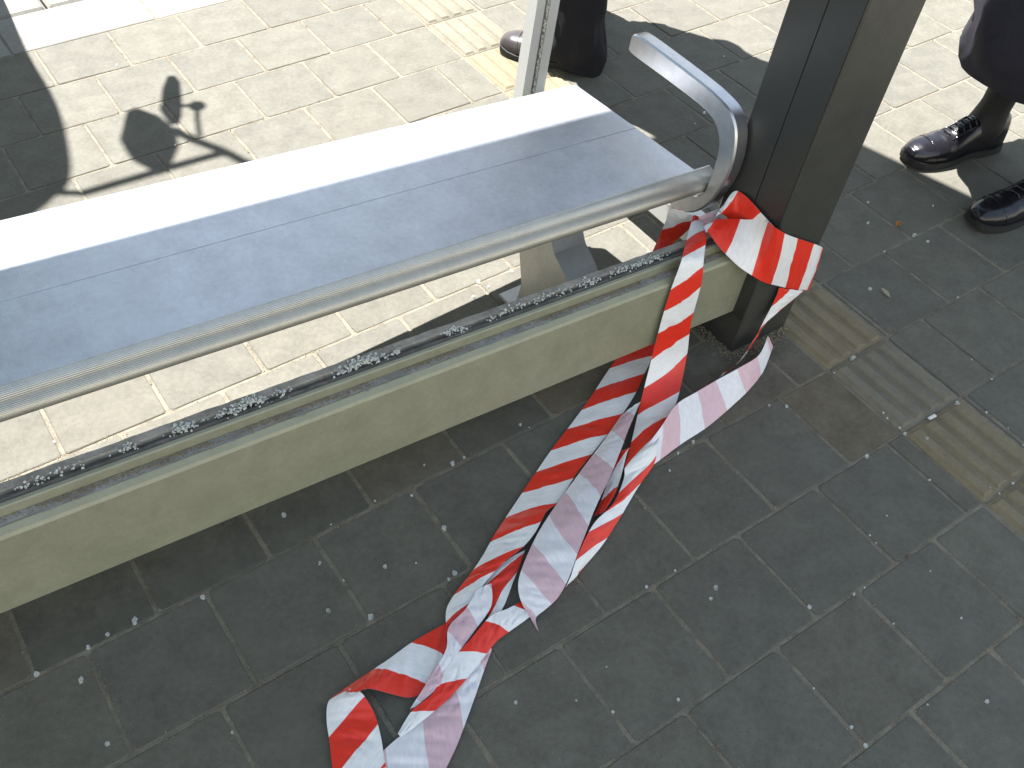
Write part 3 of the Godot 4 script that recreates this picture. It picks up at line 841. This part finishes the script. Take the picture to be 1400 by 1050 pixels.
# ------------------------------------------------------------------ bus standing at the kerb (casts the big shadow)
func build_bus():
	var o := thing("bus", "city bus at the kerb whose front and hanging mirrors throw shadows behind the bench", "bus")
	var za := -2.66
	var zb := -5.16
	var side := [Vector2(-0.18, 0.20), Vector2(-0.194, 0.34), Vector2(-0.345, 1.088), Vector2(-0.462, 1.741), Vector2(-0.583, 2.245), Vector2(-0.663, 2.507), Vector2(-0.721, 2.595), Vector2(-0.80, 2.69), Vector2(-0.911, 2.789), Vector2(-1.12, 2.85), Vector2(-9.6, 2.87), Vector2(-9.8, 2.8), Vector2(-9.85, 0.20)]
	var low := 0.0
	var st := flat()
	var pl := PackedVector2Array()
	for p in smooth_path(side.slice(0, 10), 4) + side.slice(10): pl.append(p + Vector2(0, low))
	var n := pl.size()
	for i in n:
		var a := pl[i]
		var b := pl[(i + 1) % n]
		quad(st, Vector3(a.x, a.y, za), Vector3(b.x, b.y, za), Vector3(b.x, b.y, zb), Vector3(a.x, a.y, zb))
	var t := Geometry2D.triangulate_polygon(pl)
	for k in range(0, t.size(), 3):
		for z in [za, zb]:
			tri(st, Vector3(pl[t[k]].x, pl[t[k]].y, z), Vector3(pl[t[k + 1]].x, pl[t[k + 1]].y, z), Vector3(pl[t[k + 2]].x, pl[t[k + 2]].y, z))
	put("body", done(st), M.bus_paint, o)
	st = flat()
	var f := func(y: float) -> float: return -0.345 - (y - 1.088) * 0.20 + 0.012
	quad(st, Vector3(f.call(1.0), 1.0, za - 0.12), Vector3(f.call(2.2), 2.2, za - 0.12), Vector3(f.call(2.2), 2.2, zb + 0.12), Vector3(f.call(1.0), 1.0, zb + 0.12))
	put("windscreen", done(st), M.dark_glass, o)
	for k in 6:
		put("window", box_mesh(Vector3(1.15, 0.95, 0.02), 0.004), M.dark_glass, o, Vector3(-2.75 - k * 1.25, 1.75, za + 0.008))
	put("door", box_mesh(Vector3(0.95, 2.15, 0.02), 0.004), M.dark_glass, o, Vector3(-1.30, 1.30, za + 0.008))
	for x in [-2.6, -7.6]:
		for z in [za - 0.13, zb + 0.13]:
			var w := CylinderMesh.new()
			w.top_radius = 0.48
			w.bottom_radius = 0.48
			w.height = 0.26
			var wo := put("wheel", w, M.black_plastic, o, Vector3(x, ground_y(x, z) + 0.36, z))
			wo.basis = Basis(Vector3.RIGHT, PI / 2)
	# mirrors on their bracket: outlines in x, y at the kerb side
	var zm := -2.50
	mirror(o, [Vector2(-0.287, 1.679), Vector2(-0.314, 1.69), Vector2(-0.416, 1.947), Vector2(-0.443, 2.091), Vector2(-0.443, 2.309), Vector2(-0.406, 2.271), Vector2(-0.329, 2.114), Vector2(-0.286, 1.964), Vector2(-0.276, 1.836)], zm, 0.05)
	mirror(o, [Vector2(-0.11, 1.475), Vector2(-0.123, 1.451), Vector2(-0.175, 1.564), Vector2(-0.256, 1.783), Vector2(-0.272, 1.871), Vector2(-0.26, 1.895), Vector2(-0.227, 1.836), Vector2(-0.17, 1.667)], zm, 0.05)
	put("mirror_arm", tube(PackedVector3Array([Vector3(-0.29, 1.985, zm), Vector3(-0.289, 2.131, zm), Vector3(-0.276, 2.34, zm), Vector3(-0.277, 2.464, zm), Vector3(-0.27, 2.62, zm + 0.01), Vector3(-0.30, 2.80, zm + 0.02), Vector3(-0.42, 2.93, zm), Vector3(-0.90, 2.96, zm - 0.02), Vector3(-1.10, 2.90, za - 0.1), Vector3(-1.15, 2.82, za - 0.2)]), 0.014), M.black_plastic, o)
	put("mirror_arm", tube(PackedVector3Array([Vector3(-0.276, 2.34, zm), Vector3(-0.423, 2.307, zm), Vector3(-0.53, 2.287, zm), Vector3(-0.612, 2.271, zm), Vector3(-0.643, 2.211, zm), Vector3(-0.72, 2.19, za - 0.1)]), 0.013), M.black_plastic, o)
	put("mirror_arm", tube(PackedVector3Array([Vector3(-0.21, 1.74, zm), Vector3(-0.172, 1.819, zm), Vector3(-0.22, 1.96, zm), Vector3(-0.267, 2.117, zm)]), 0.007), M.black_plastic, o)
	var s := SphereMesh.new()
	s.radius = 0.022
	s.height = 0.044
	put("marker_ball", s, M.black_plastic, o, Vector3(-0.172, 1.819, zm))

func mirror(o: Node3D, pts: Array, z: float, d: float):
	var c := Vector2.ZERO
	for p in pts: c += p
	c /= pts.size()
	var rings := []
	for l in [[-0.5, 0.86], [-0.35, 1.0], [0.35, 1.0], [0.5, 0.86]]:
		var ring := PackedVector3Array()
		for p in pts:
			var q: Vector2 = c + (p - c) * l[1]
			ring.append(Vector3(q.x, q.y, z + l[0] * d))
		rings.append(ring)
	put("mirror", loft(rings), M.black_plastic, o)

# ------------------------------------------------------------------ people
# a smooth skin over tapered bones [a, b, ra, rb], added to st as surface nets
func skin(st: SurfaceTool, bones: Array, cell: float, k: float, paint: Callable):
	var lo := Vector3.ONE * 1e9
	var hi := -lo
	for b in bones:
		for e in 2:
			lo = lo.min(b[e] - Vector3.ONE * (b[2 + e] + k + cell * 2))
			hi = hi.max(b[e] + Vector3.ONE * (b[2 + e] + k + cell * 2))
	var nx := int((hi.x - lo.x) / cell) + 2
	var ny := int((hi.y - lo.y) / cell) + 2
	var nz := int((hi.z - lo.z) / cell) + 2
	var f := PackedFloat32Array()
	f.resize(nx * ny * nz)
	f.fill(1.0)
	for b in bones:
		var a: Vector3 = b[0]
		var ab: Vector3 = b[1] - a
		var l2 := maxf(ab.length_squared(), 1e-9)
		var m: float = maxf(b[2], b[3]) + k + cell * 2
		var p0: Vector3 = (a.min(b[1]) - Vector3.ONE * m - lo) / cell
		var p1: Vector3 = (a.max(b[1]) + Vector3.ONE * m - lo) / cell
		for z in range(maxi(int(p0.z), 0), mini(int(p1.z) + 1, nz)):
			for y in range(maxi(int(p0.y), 0), mini(int(p1.y) + 1, ny)):
				var row := (z * ny + y) * nx
				for x in range(maxi(int(p0.x), 0), mini(int(p1.x) + 1, nx)):
					var p := lo + Vector3(x, y, z) * cell - a
					var t := clampf(p.dot(ab) / l2, 0.0, 1.0)
					var d: float = (p - ab * t).length() - lerpf(b[2], b[3], t)
					var o := f[row + x]
					var h := maxf(k - absf(o - d), 0.0) / k
					f[row + x] = minf(o, d) - h * h * k * 0.25
	var idx := {}
	var verts := PackedVector3Array()
	var off := [0, 1, nx, nx + 1, nx * ny, nx * ny + 1, nx * ny + nx, nx * ny + nx + 1]
	for z in nz - 1:
		for y in ny - 1:
			var row := (z * ny + y) * nx
			for x in nx - 1:
				var i := row + x
				var neg := 0
				for o in off:
					if f[i + o] < 0.0: neg += 1
				if neg == 0 or neg == 8: continue
				var s := Vector3.ZERO
				var c := 0
				for e in [[0, 1], [2, 3], [4, 5], [6, 7], [0, 2], [1, 3], [4, 6], [5, 7], [0, 4], [1, 5], [2, 6], [3, 7]]:
					var fa := f[i + off[e[0]]]
					var fb := f[i + off[e[1]]]
					if (fa < 0.0) != (fb < 0.0):
						var t := fa / (fa - fb)
						var pa := Vector3(e[0] & 1, (e[0] >> 1) & 1, e[0] >> 2)
						var pb := Vector3(e[1] & 1, (e[1] >> 1) & 1, e[1] >> 2)
						s += pa.lerp(pb, t)
						c += 1
				idx[i] = verts.size()
				verts.append(lo + (Vector3(x, y, z) + s / c) * cell)
	var ax := [1, nx, nx * ny]
	for i in idx:
		for d in 3:
			var e: int = i + ax[d]
			if (f[i] < 0.0) == (f[e] < 0.0): continue
			var u: int = ax[(d + 1) % 3]
			var w: int = ax[(d + 2) % 3]
			if not (idx.has(i - u) and idx.has(i - w) and idx.has(i - u - w)): continue
			var q := [verts[idx[i]], verts[idx[i - u]], verts[idx[i - u - w]], verts[idx[i - w]]]
			if f[i] >= 0.0: q.reverse()
			for p in [q[0], q[2], q[1], q[0], q[3], q[2]]:
				st.set_color(paint.call(p))
				st.set_smooth_group(1)
				st.add_vertex(p)

func body_mesh(feet: Array, face: Vector3, tall: float, slim: float, paint: Callable) -> ArrayMesh:
	var st := SurfaceTool.new()
	st.begin(Mesh.PRIMITIVE_TRIANGLES)
	var up := Vector3.UP
	var right := face.cross(up).normalized()
	var mid: Vector3 = (feet[0] + feet[1]) * 0.5
	var g := minf(feet[0].y, feet[1].y)
	mid.y = g
	var hip := mid + up * tall * 0.53
	var chest := mid + up * tall * 0.74 + face * 0.01
	var neck := mid + up * tall * 0.845
	var head := mid + up * tall * 0.93 + face * 0.015
	var bones := []
	for i in 2:
		var sgn := 1.0 if (feet[i] - mid).dot(right) > 0.0 else -1.0
		var h: Vector3 = hip + right * sgn * 0.09 - up * 0.02
		var a: Vector3 = feet[i] + up * 0.075
		var knee: Vector3 = h.lerp(a, 0.52) + face * 0.03
		bones.append([h, knee, 0.082 * slim, 0.056 * slim])
		bones.append([knee, knee.lerp(a, 0.35) - face * 0.012, 0.054 * slim, 0.052 * slim])
		bones.append([knee.lerp(a, 0.35) - face * 0.012, a, 0.052 * slim, 0.036])
		bones.append([a, a - up * 0.03 + face * 0.05, 0.034, 0.03])
		var sh: Vector3 = chest + right * sgn * 0.175 * slim + up * 0.07
		var el: Vector3 = sh + right * sgn * 0.05 - up * tall * 0.175
		var wr: Vector3 = el + face * 0.07 - up * tall * 0.145
		bones.append([chest + right * sgn * 0.08 + up * 0.06, sh, 0.075, 0.055])
		bones.append([sh, el, 0.05 * slim, 0.04])
		bones.append([el, wr, 0.038, 0.027])
		# hand: palm, four fingers, thumb
		var hb := []
		var dn := (wr - el).normalized()
		hb.append([wr - dn * 0.03, wr + dn * 0.02, 0.026, 0.022])
		for j in 4:
			var root: Vector3 = wr + dn * 0.085 + face * (0.027 - j * 0.018)
			hb.append([wr + dn * 0.02 + face * (0.015 - j * 0.010), root, 0.013, 0.0105])
			var ln: float = [0.040, 0.045, 0.042, 0.033][j]
			var k1: Vector3 = root + dn * ln - right * sgn * 0.008
			hb.append([root, k1, 0.0095, 0.0085])
			hb.append([k1, k1 + (dn * 0.75 - right * sgn * 0.6).normalized() * ln * 0.75, 0.0085, 0.007])
		var tb: Vector3 = wr + dn * 0.03 + face * 0.028
		hb.append([wr + dn * 0.01 + face * 0.01, tb, 0.014, 0.012])
		hb.append([tb, tb + dn * 0.035 + face * 0.018, 0.0115, 0.010])
		hb.append([tb + dn * 0.035 + face * 0.018, tb + dn * 0.06 + face * 0.016, 0.010, 0.0085])
		skin(st, hb, 0.007, 0.008, paint)
	bones.append([hip + right * 0.06, hip - right * 0.06, 0.12 * slim, 0.12 * slim])
	bones.append([hip, chest - up * 0.1, 0.125 * slim, 0.12 * slim])
	bones.append([chest - up * 0.06 + right * 0.06, chest + up * 0.04 + right * 0.06, 0.11 * slim, 0.10 * slim])
	bones.append([chest - up * 0.06 - right * 0.06, chest + up * 0.04 - right * 0.06, 0.11 * slim, 0.10 * slim])
	bones.append([chest + up * 0.05, neck, 0.09, 0.055])
	bones.append([neck, head - up * 0.05, 0.055, 0.055])
	skin(st, bones, 0.021, 0.05, paint)
	var hd := [[neck, head - up * 0.05, 0.055, 0.055], [head + up * 0.03 - face * 0.01, head + up * 0.03 + face * 0.015, 0.088, 0.080], [head - up * 0.04 + face * 0.02, head - up * 0.075 + face * 0.045, 0.062, 0.038], [head + up * 0.01 + face * 0.085, head - up * 0.022 + face * 0.105, 0.009, 0.014], [head - up * 0.058 + face * 0.078 - right * 0.02, head - up * 0.058 + face * 0.078 + right * 0.02, 0.009, 0.009]]
	for sg in [-1.0, 1.0]:
		hd.append([head + right * sg * 0.083 + up * 0.015 - face * 0.01, head + right * sg * 0.081 - up * 0.025, 0.012, 0.010])
		hd.append([head + right * sg * 0.032 + up * 0.012 + face * 0.078, head + right * sg * 0.034 + up * 0.012 + face * 0.078, 0.012, 0.012])
	skin(st, hd, 0.010, 0.018, paint)
	return done(st)

func hair_mesh(head: Vector3, face: Vector3, long: float) -> ArrayMesh:
	var st := SurfaceTool.new()
	st.begin(Mesh.PRIMITIVE_TRIANGLES)
	var up := Vector3.UP
	var b := [[head + up * 0.05 - face * 0.02, head + up * 0.055 + face * 0.01, 0.092, 0.080], [head + up * 0.02 - face * 0.045, head - up * long - face * 0.06, 0.085, 0.06]]
	skin(st, b, 0.014, 0.03, func(_p): return Color(1, 1, 1))
	return done(st)

# a laced shoe; toe and heel are points on the pavement
func shoe(parent: Node3D, toe: Vector3, heel: Vector3, mat: Material, seed_: int):
	var up := ground_basis.y
	var fw := (toe - heel).normalized()
	up = (up - fw * up.dot(fw)).normalized()
	var sd := up.cross(fw)
	var ln := toe.distance_to(heel)
	var nz := noise(20.0, seed_, 3)
	# fraction from toe, half width, height, lift of the sole
	var sta := [[0.0, 0.010, 0.036, 0.012], [0.006, 0.0175, 0.041, 0.011], [0.02, 0.0245, 0.046, 0.0095], [0.05, 0.031, 0.052, 0.007], [0.11, 0.0405, 0.058, 0.004], [0.19, 0.046, 0.061, 0.002], [0.28, 0.048, 0.064, 0.001], [0.38, 0.0465, 0.072, 0.001], [0.48, 0.0425, 0.086, 0.003], [0.58, 0.0385, 0.101, 0.005], [0.68, 0.0365, 0.110, 0.003], [0.78, 0.036, 0.113, 0.0], [0.88, 0.0345, 0.108, 0.0], [0.95, 0.029, 0.104, 0.0], [0.985, 0.020, 0.098, 0.0], [1.0, 0.009, 0.085, 0.001]]
	var rings := []
	var lo := []
	var hi := []
	var place := func(t: float, y: float, z: float) -> Vector3: return heel + fw * ln * (1.0 - t) + up * y + sd * z
	for i in sta.size() * 3 - 2:
		var q := i / 3
		var u := (i % 3) / 3.0
		var a: Array = sta[q]
		var b: Array = sta[min(q + 1, sta.size() - 1)]
		var t := lerpf(a[0], b[0], u)
		var w := lerpf(a[1], b[1], u)
		var h := lerpf(a[2], b[2], u)
		var base := 0.016 + lerpf(a[3], b[3], u)
		var ring := PackedVector3Array()
		for k in 20:
			var an := TAU * k / 20.0
			var cx := cos(an)
			var sy := sin(an)
			var y: float
			var zz: float
			if sy >= 0.0:
				zz = signf(cx) * pow(absf(cx), 0.75) * w * (1.0 - 0.18 * pow(sy, 2.0) * (1.0 if t > 0.35 else 0.4))
				y = base + pow(sy, 0.62) * (h - base)
			else:
				zz = cx * w
				y = base + sy * 0.004
			var p: Vector3 = place.call(t, y, zz)
			var crease := 0.0
			if t > 0.2 and t < 0.42 and sy > 0.2: crease = sin(t * 130.0) * 0.0010
			p += up * (nz.get_noise_3dv(p * 3.0) * 0.0010 + crease) * clampf(sy, 0.0, 1.0)
			ring.append(p)
		rings.append(ring)
		lo.append([t, w + 0.004, lerpf(a[3], b[3], u)])
	var root := put("shoe", loft(rings), mat, parent)
	# welted sole
	var sl := SurfaceTool.new()
	sl.begin(Mesh.PRIMITIVE_TRIANGLES)
	sl.set_smooth_group(-1)
	for i in lo.size() - 1:
		var a: Array = lo[i]
		var b: Array = lo[i + 1]
		for s in [-1.0, 1.0]:
			var la: float = a[2]
			var lb: float = b[2]
			if a[0] > 0.5 and a[0] < 0.68: la += 0.004
			if b[0] > 0.5 and b[0] < 0.68: lb += 0.004
			quad(sl, place.call(a[0], la, s * a[1] * 0.98), place.call(b[0], lb, s * b[1] * 0.98), place.call(b[0], b[2] + 0.018, s * b[1]), place.call(a[0], a[2] + 0.018, s * a[1]))
			quad(sl, place.call(a[0], a[2] + 0.018, s * a[1]), place.call(b[0], b[2] + 0.018, s * b[1]), place.call(b[0], b[2] + 0.019, s * (b[1] - 0.007)), place.call(a[0], a[2] + 0.019, s * (a[1] - 0.007)))
			quad(sl, place.call(a[0], la, 0), place.call(b[0], lb, 0), place.call(b[0], lb, s * b[1] * 0.98), place.call(a[0], la, s * a[1] * 0.98))
	for e in [lo[0], lo[-1]]:
		quad(sl, place.call(e[0], e[2], -e[1]), place.call(e[0], e[2], e[1]), place.call(e[0], e[2] + 0.019, e[1]), place.call(e[0], e[2] + 0.019, -e[1]))
	put("sole", done(sl), M.sole, root)
	# laces, eyelet facings and toe cap seam
	for k in 5:
		var t := 0.37 + k * 0.052
		var h := lerpf(0.071, 0.104, k / 4.2) + 0.002
		put("lace", tube(PackedVector3Array([place.call(t, h - 0.010, -0.021), place.call(t - 0.006, h + 0.0005, -0.010), place.call(t - 0.008, h + 0.003, 0.0), place.call(t + 0.008, h + 0.0005, 0.010), place.call(t + 0.004, h - 0.010, 0.021)]), 0.0021, 6), M.lace, root)
	for s in [-1.0, 1.0]:
		put("facing", tube(PackedVector3Array([place.call(0.35, 0.0635, s * 0.022), place.call(0.42, 0.072, s * 0.0225), place.call(0.50, 0.084, s * 0.022), place.call(0.58, 0.096, s * 0.0205)]), 0.0026, 6), mat, root)
	var seam := PackedVector3Array()
	for k in 13:
		var an := PI * k / 12.0
		seam.append(place.call(0.215 - 0.02 * sin(an), 0.019 + pow(sin(an), 0.62) * 0.0435, cos(an) * 0.0465))
	put("toe_seam", tube(seam, 0.0011, 5), mat, root)

func ring_at(c: Vector3, rx: float, rz: float, ax: Vector3, nz: FastNoiseLite, amp: float, n := 40, tilt := Vector3.ZERO) -> PackedVector3Array:
	var ring := PackedVector3Array()
	var az := Vector3.UP.cross(ax).normalized()
	for k in n:
		var a := TAU * k / n
		var d := ax * cos(a) + az * sin(a)
		var p := c + ax * cos(a) * rx + az * sin(a) * rz
		p.y += d.dot(tilt)
		p += d * nz.get_noise_3d(p.x * 1.0, p.y * 2.2, p.z * 1.0) * amp
		ring.append(p)
	return ring

func build_man():
	var toe := Vector3(0.962, ground_y(0.962, -1.585), -1.585)
	var heel := Vector3(1.128, ground_y(1.128, -1.352), -1.352)
	var fw := (toe - heel).normalized()
	var face := Vector3(fw.x, 0, fw.z).normalized()
	var right := face.cross(Vector3.UP).normalized()
	var o := thing("person", "standing person in baggy black trousers, an unseen overcoat added for its shadow and dark grey shoes behind the bench's armrest", "person", Vector3.ZERO)
	var heel2 := heel + Vector3(0.10, 0, -0.27)
	var toe2 := heel2 + Vector3(0.68, 0, -0.73) * 0.285
	toe2.y = ground_y(toe2.x, toe2.z)
	heel2.y = ground_y(heel2.x, heel2.z)
	var f1 := heel.lerp(toe, 0.26)
	var f2 := heel2.lerp(toe2, 0.26)
	var g: float = (f1.y + f2.y) * 0.5
	var mid := (f1 + f2) * 0.5
	mid.y = g
	var tall := 1.74
	var shirt := Color(0.05, 0.055, 0.07)
	var flesh := Color(0.42, 0.27, 0.19)
	var paint := func(p: Vector3) -> Color:
		var h: float = (p.y - g) / tall
		var out: float = Vector2(p.x - mid.x, p.z - mid.z).length()
		if h > 0.845 or (h < 0.55 and out > 0.24 and h > 0.3): return flesh
		if h < 0.5 and out < 0.24: return Color(0.01, 0.01, 0.012)
		return shirt
	put("body", body_mesh([f1, f2], face, tall, 1.08, paint), M.body, o)
	put("hair", hair_mesh(mid + Vector3.UP * tall * 0.93 + face * 0.015, face, 0.03), M.hair, o)
	# trousers: two crumpled legs joined at the hips
	var nz := noise(11.0, 44, 5)
	var st := SurfaceTool.new()
	st.begin(Mesh.PRIMITIVE_TRIANGLES)
	for i in 2:
		var f: Vector3 = [f1, f2][i]
		var s: float = 1.0 if (f - mid).dot(right) > 0.0 else -1.0
		var hipc := mid + Vector3.UP * tall * 0.51 + right * s * 0.085
		var rings := []
		for e in [[0.022, 0.086, 0.062, 0.010], [0.035, 0.090, 0.066, 0.010], [0.07, 0.092, 0.068, 0.009], [0.11, 0.088, 0.067, 0.007], [0.15, 0.087, 0.068, 0.006], [0.19, 0.084, 0.066, 0.004], [0.24, 0.083, 0.067, 0.0], [0.30, 0.081, 0.067, 0.0], [0.38, 0.081, 0.069, 0.0], [0.46, 0.084, 0.074, 0.0], [0.56, 0.088, 0.08, 0.0], [0.68, 0.096, 0.088, 0.0], [0.80, 0.107, 0.096, 0.0], [0.90, 0.118, 0.10, 0.0]]:
			var y: float = f.y + e[0]
			var t: float = clampf((e[0] - 0.1) / 0.8, 0.0, 1.0)
			var c := Vector3(lerpf(f.x, hipc.x, t), y, lerpf(f.z, hipc.z, t)) + face * (0.012 + 0.02 * sin(t * PI))
			rings.append(ring_at(c, e[1], e[2], face, nz, 0.030 if e[0] < 0.4 else 0.015, 64, face * e[3] * 2.2))
		st.append_from(loft(rings, false, true), 0, Transform3D.IDENTITY)
	var hips := []
	for e in [[0.47, 0.12, 0.17], [0.50, 0.142, 0.195], [0.55, 0.150, 0.195], [0.60, 0.145, 0.175]]:
		hips.append(ring_at(mid + Vector3.UP * tall * e[0], e[1], e[2], face, nz, 0.01))
	st.append_from(loft(hips), 0, Transform3D.IDENTITY)
	put("trousers", st.commit(), M.trousers, o)
	var shadow_coat := []  # unseen outer garment, added to broaden the shadow this person casts
	for e in [[0.30, 0.17, 0.25], [0.36, 0.175, 0.255], [0.46, 0.18, 0.26], [0.56, 0.17, 0.255], [0.66, 0.165, 0.265], [0.76, 0.155, 0.27], [0.80, 0.14, 0.25], [0.825, 0.11, 0.17], [0.845, 0.075, 0.085]]:
		shadow_coat.append(ring_at(mid + Vector3.UP * tall * e[0] - Vector3(0.07 * e[0], 0, 0), e[1], e[2], face, nz, 0.02))
	put("shadow_coat", loft(shadow_coat, false, false), M.trousers, o)
	shoe(o, toe, heel, M.grey_leather, 3)
	shoe(o, toe2, heel2, M.grey_leather, 4)

func build_woman():
	var toe := Vector3(1.552, ground_y(1.552, -0.612), -0.612)
	var heel := Vector3(1.845, ground_y(1.845, -0.540), -0.540)
	var toe2 := Vector3(1.492, ground_y(1.492, -0.352), -0.352)
	var heel2 := Vector3(1.782, ground_y(1.782, -0.300), -0.300)
	var fw := (toe - heel).normalized()
	var face := Vector3(fw.x, 0, fw.z).normalized()
	var o := thing("person", "standing person in a dark navy skirt, black tights and shiny black laced shoes", "person", Vector3.ZERO)
	var f1 := heel.lerp(toe, 0.26)
	var f2 := heel2.lerp(toe2, 0.26)
	var g: float = (f1.y + f2.y) * 0.5
	var mid := (f1 + f2) * 0.5
	mid.y = g
	var tall := 1.64
	var paint := func(p: Vector3) -> Color:
		var h: float = (p.y - g) / tall
		var out: float = Vector2(p.x - mid.x, p.z - mid.z).length()
		if h > 0.845 or (h < 0.55 and out > 0.2 and h > 0.34): return Color(0.42, 0.27, 0.19)
		if h < 0.5: return Color(0.008, 0.008, 0.009)
		return Color(0.03, 0.03, 0.045)
	put("body", body_mesh([f1, f2], face, tall, 0.96, paint), M.body, o)
	put("hair", hair_mesh(mid + Vector3.UP * tall * 0.93 + face * 0.015, face, 0.16), M.hair, o)
	var nz := noise(5.0, 48, 4)
	var rings := []
	for e in [[0.245, 0.175, 0.160], [0.262, 0.190, 0.178], [0.30, 0.212, 0.200], [0.36, 0.232, 0.218], [0.42, 0.240, 0.226], [0.50, 0.236, 0.222], [0.60, 0.222, 0.210], [0.72, 0.200, 0.195], [0.84, 0.175, 0.185], [0.94, 0.150, 0.165], [1.02, 0.125, 0.145]]:
		rings.append(ring_at(mid + Vector3(0.045, 0, -0.06) * (1.0 - e[0]) + Vector3.UP * e[0] + face * 0.02, e[1], e[2], face, nz, 0.05 * (1.1 - e[0]), 64))
	put("skirt", loft(rings, false, true), M.skirt, o)
	shoe(o, toe, heel, M.black_leather, 5)
	shoe(o, toe2, heel2, M.black_leather, 6)

# ------------------------------------------------------------------ litter
const FRAGMENTS := [0.696, -0.173, 0.853, -0.056, 0.849, -0.042, 0.851, -0.011, 0.848, 0.005, 0.738, 0.004, 1.004, 0.009, 0.874, 0.038, 0.799, 0.108, 0.664, 0.120, 0.602, 0.150, 0.886, 0.183, 0.889, 0.202, 0.932, 0.201, 1.030, 0.152, 1.036, 0.057, 1.042, 0.107, 0.639, 0.244, 0.604, 0.133, 0.667, -0.194, 0.191, -0.005, 0.291, 0.061, 0.041, 0.074, 0.102, 0.181, -0.035, 0.093, 0.002, 0.140, -0.117, 0.044, 0.269, 0.073, 0.402, 0.177, 0.487, 0.202, 0.502, 0.279, 0.610, 0.336, 0.300, 0.287, 0.303, 0.366, 0.522, 0.458, 0.436, 0.408, 0.299, 0.399, 0.513, 0.203, 0.389, -0.176, 0.254, -0.003, 0.294, -0.134, 0.473, -0.204, 0.430, -0.199, 0.213, -0.417, 0.224, -0.402, -0.602, -0.408, -0.663, -0.355, -0.635, -0.403, -0.557, -0.408, -0.516, -0.406, -0.448, -0.391, -0.716, -0.401, -0.665, -0.235, -0.504, -0.151, -0.263, -0.468, -0.203, -0.406, -0.112, -0.410, 0.005, -0.432, 0.051, -0.406, 0.077, -0.407, -0.050, -0.385, -0.238, -0.294, -0.287, -0.257, -0.256, -0.346, -0.072, -0.205, -0.087, -0.200, -0.166, -0.280, -0.234, -0.209, -0.037, -0.218, -0.038, -0.293, -0.117, -0.258, 1.352, -0.549, 1.289, -0.492, 1.484, -0.454, 1.362, -0.369, 1.352, -0.402, 1.242, -0.398, 1.112, -0.326, 1.266, -0.201, 0.849, -0.187, 0.913, -0.195, 1.133, -0.057, 1.124, 0.003, -0.545, -0.840, 0.331, -0.763, 0.378, -0.776, 0.451, -0.791, 0.369, -0.801, 0.001, -1.602, 0.008, -2.017, 0.841, -0.829, 0.757, -0.686, 1.502, -1.238, 1.199, -1.022, 1.256, -1.049]

func build_litter():
	var shapes := []
	for k in 7: shapes.append(shard_mesh(40 + k, [0.0062, 0.0078, 0.0055, 0.0092, 0.007, 0.0048, 0.0085][k]))
	for k in range(0, FRAGMENTS.size(), 2):
		var x: float = FRAGMENTS[k]
		var z: float = FRAGMENTS[k + 1]
		var s := rng.randi() % 7
		var o := MeshInstance3D.new()
		o.name = numbered("glass_fragment")
		o.mesh = shapes[s]
		o.material_override = M.glass
		add_child(o)
		var sc := rng.randf_range(0.45, 1.0) * (1.0 if rng.randf() < 0.8 else 1.3)
		o.transform = Transform3D((ground_basis * Basis(Vector3.UP, rng.randf() * TAU)).scaled(Vector3.ONE * sc), gpoint(x, z, 0.0027 * sc + 0.0006))
		if z < -0.62:
			tag(o, "tiny clear crumb of shattered safety glass on the paving behind the rail", "glass fragment", "glass crumbs behind the rail")
		else:
			tag(o, "tiny clear crumb of shattered safety glass on the shaded dark paving", "glass fragment", "glass crumbs on the shaded paving")
	leaf("fallen_leaf", "dry pale brown pointed leaf lying on the paving beside the yellow strip", Vector2(1.131, -0.297), 0.030, 0.011, 1.5, M.leaf)
	leaf("fallen_leaf", "small golden crumpled leaf on the paving near the black shoe", Vector2(1.349, -0.449), 0.022, 0.014, 0.2, M.leaf_gold)
	var p := thing("paper_scrap", "small white folded paper scrap lying on the yellow ribbed strip", "paper", gpoint(0.927, 0.006, 0.0054))
	p.basis = ground_basis * Basis(Vector3.UP, -0.05)
	put("folded_sheet", box_mesh(Vector3(0.020, 0.0014, 0.007), 0.0004), M.paper, p)
	put("flap", box_mesh(Vector3(0.017, 0.0008, 0.006), 0.0002), M.paper, p, Vector3(0.001, 0.0014, 0.0004))
	var t := thing("dry_stalk", "thin dry grass stalk standing out of a paving joint", "twig", gpoint(0.629, 0.199))
	put("stem", tube(PackedVector3Array([Vector3(0, -0.004, 0), Vector3(-0.002, 0.006, 0.0), Vector3(-0.007, 0.014, -0.002), Vector3(-0.014, 0.018, -0.004)]), 0.0006, 5), M.twig, t)
	put("stem", tube(PackedVector3Array([Vector3(0, -0.004, 0), Vector3(0.001, 0.006, 0.002), Vector3(0.001, 0.013, 0.006)]), 0.0005, 5), M.twig, t)

func leaf(called: String, label: String, at: Vector2, ln: float, w: float, turn: float, mat: Material):
	var o := thing(called, label, "leaf", gpoint(at.x, at.y, 0.003))
	o.basis = ground_basis * Basis(Vector3.UP, turn)
	var st := flat()
	var prev := []
	for i in 9:
		var t := i / 8.0
		var x := (t - 0.5) * ln
		var hw := w * 0.5 * pow(sin(PI * clampf(t * 0.94 + 0.03, 0, 1)), 0.9)
		var e := [Vector3(x, 0.004 * t * t + hw * 0.5, -hw), Vector3(x, 0.003 * t * t, 0), Vector3(x, 0.004 * t * t + hw * 0.6, hw)]
		if i > 0:
			quad(st, prev[0], e[0], e[1], prev[1])
			quad(st, prev[1], e[1], e[2], prev[2])
		prev = e
	put("blade", done(st), mat, o)
	put("stalk", tube(PackedVector3Array([Vector3(-ln * 0.5, 0.0004, 0), Vector3(-ln * 0.72, 0.001, 0.002)]), 0.0005, 5), M.twig, o)
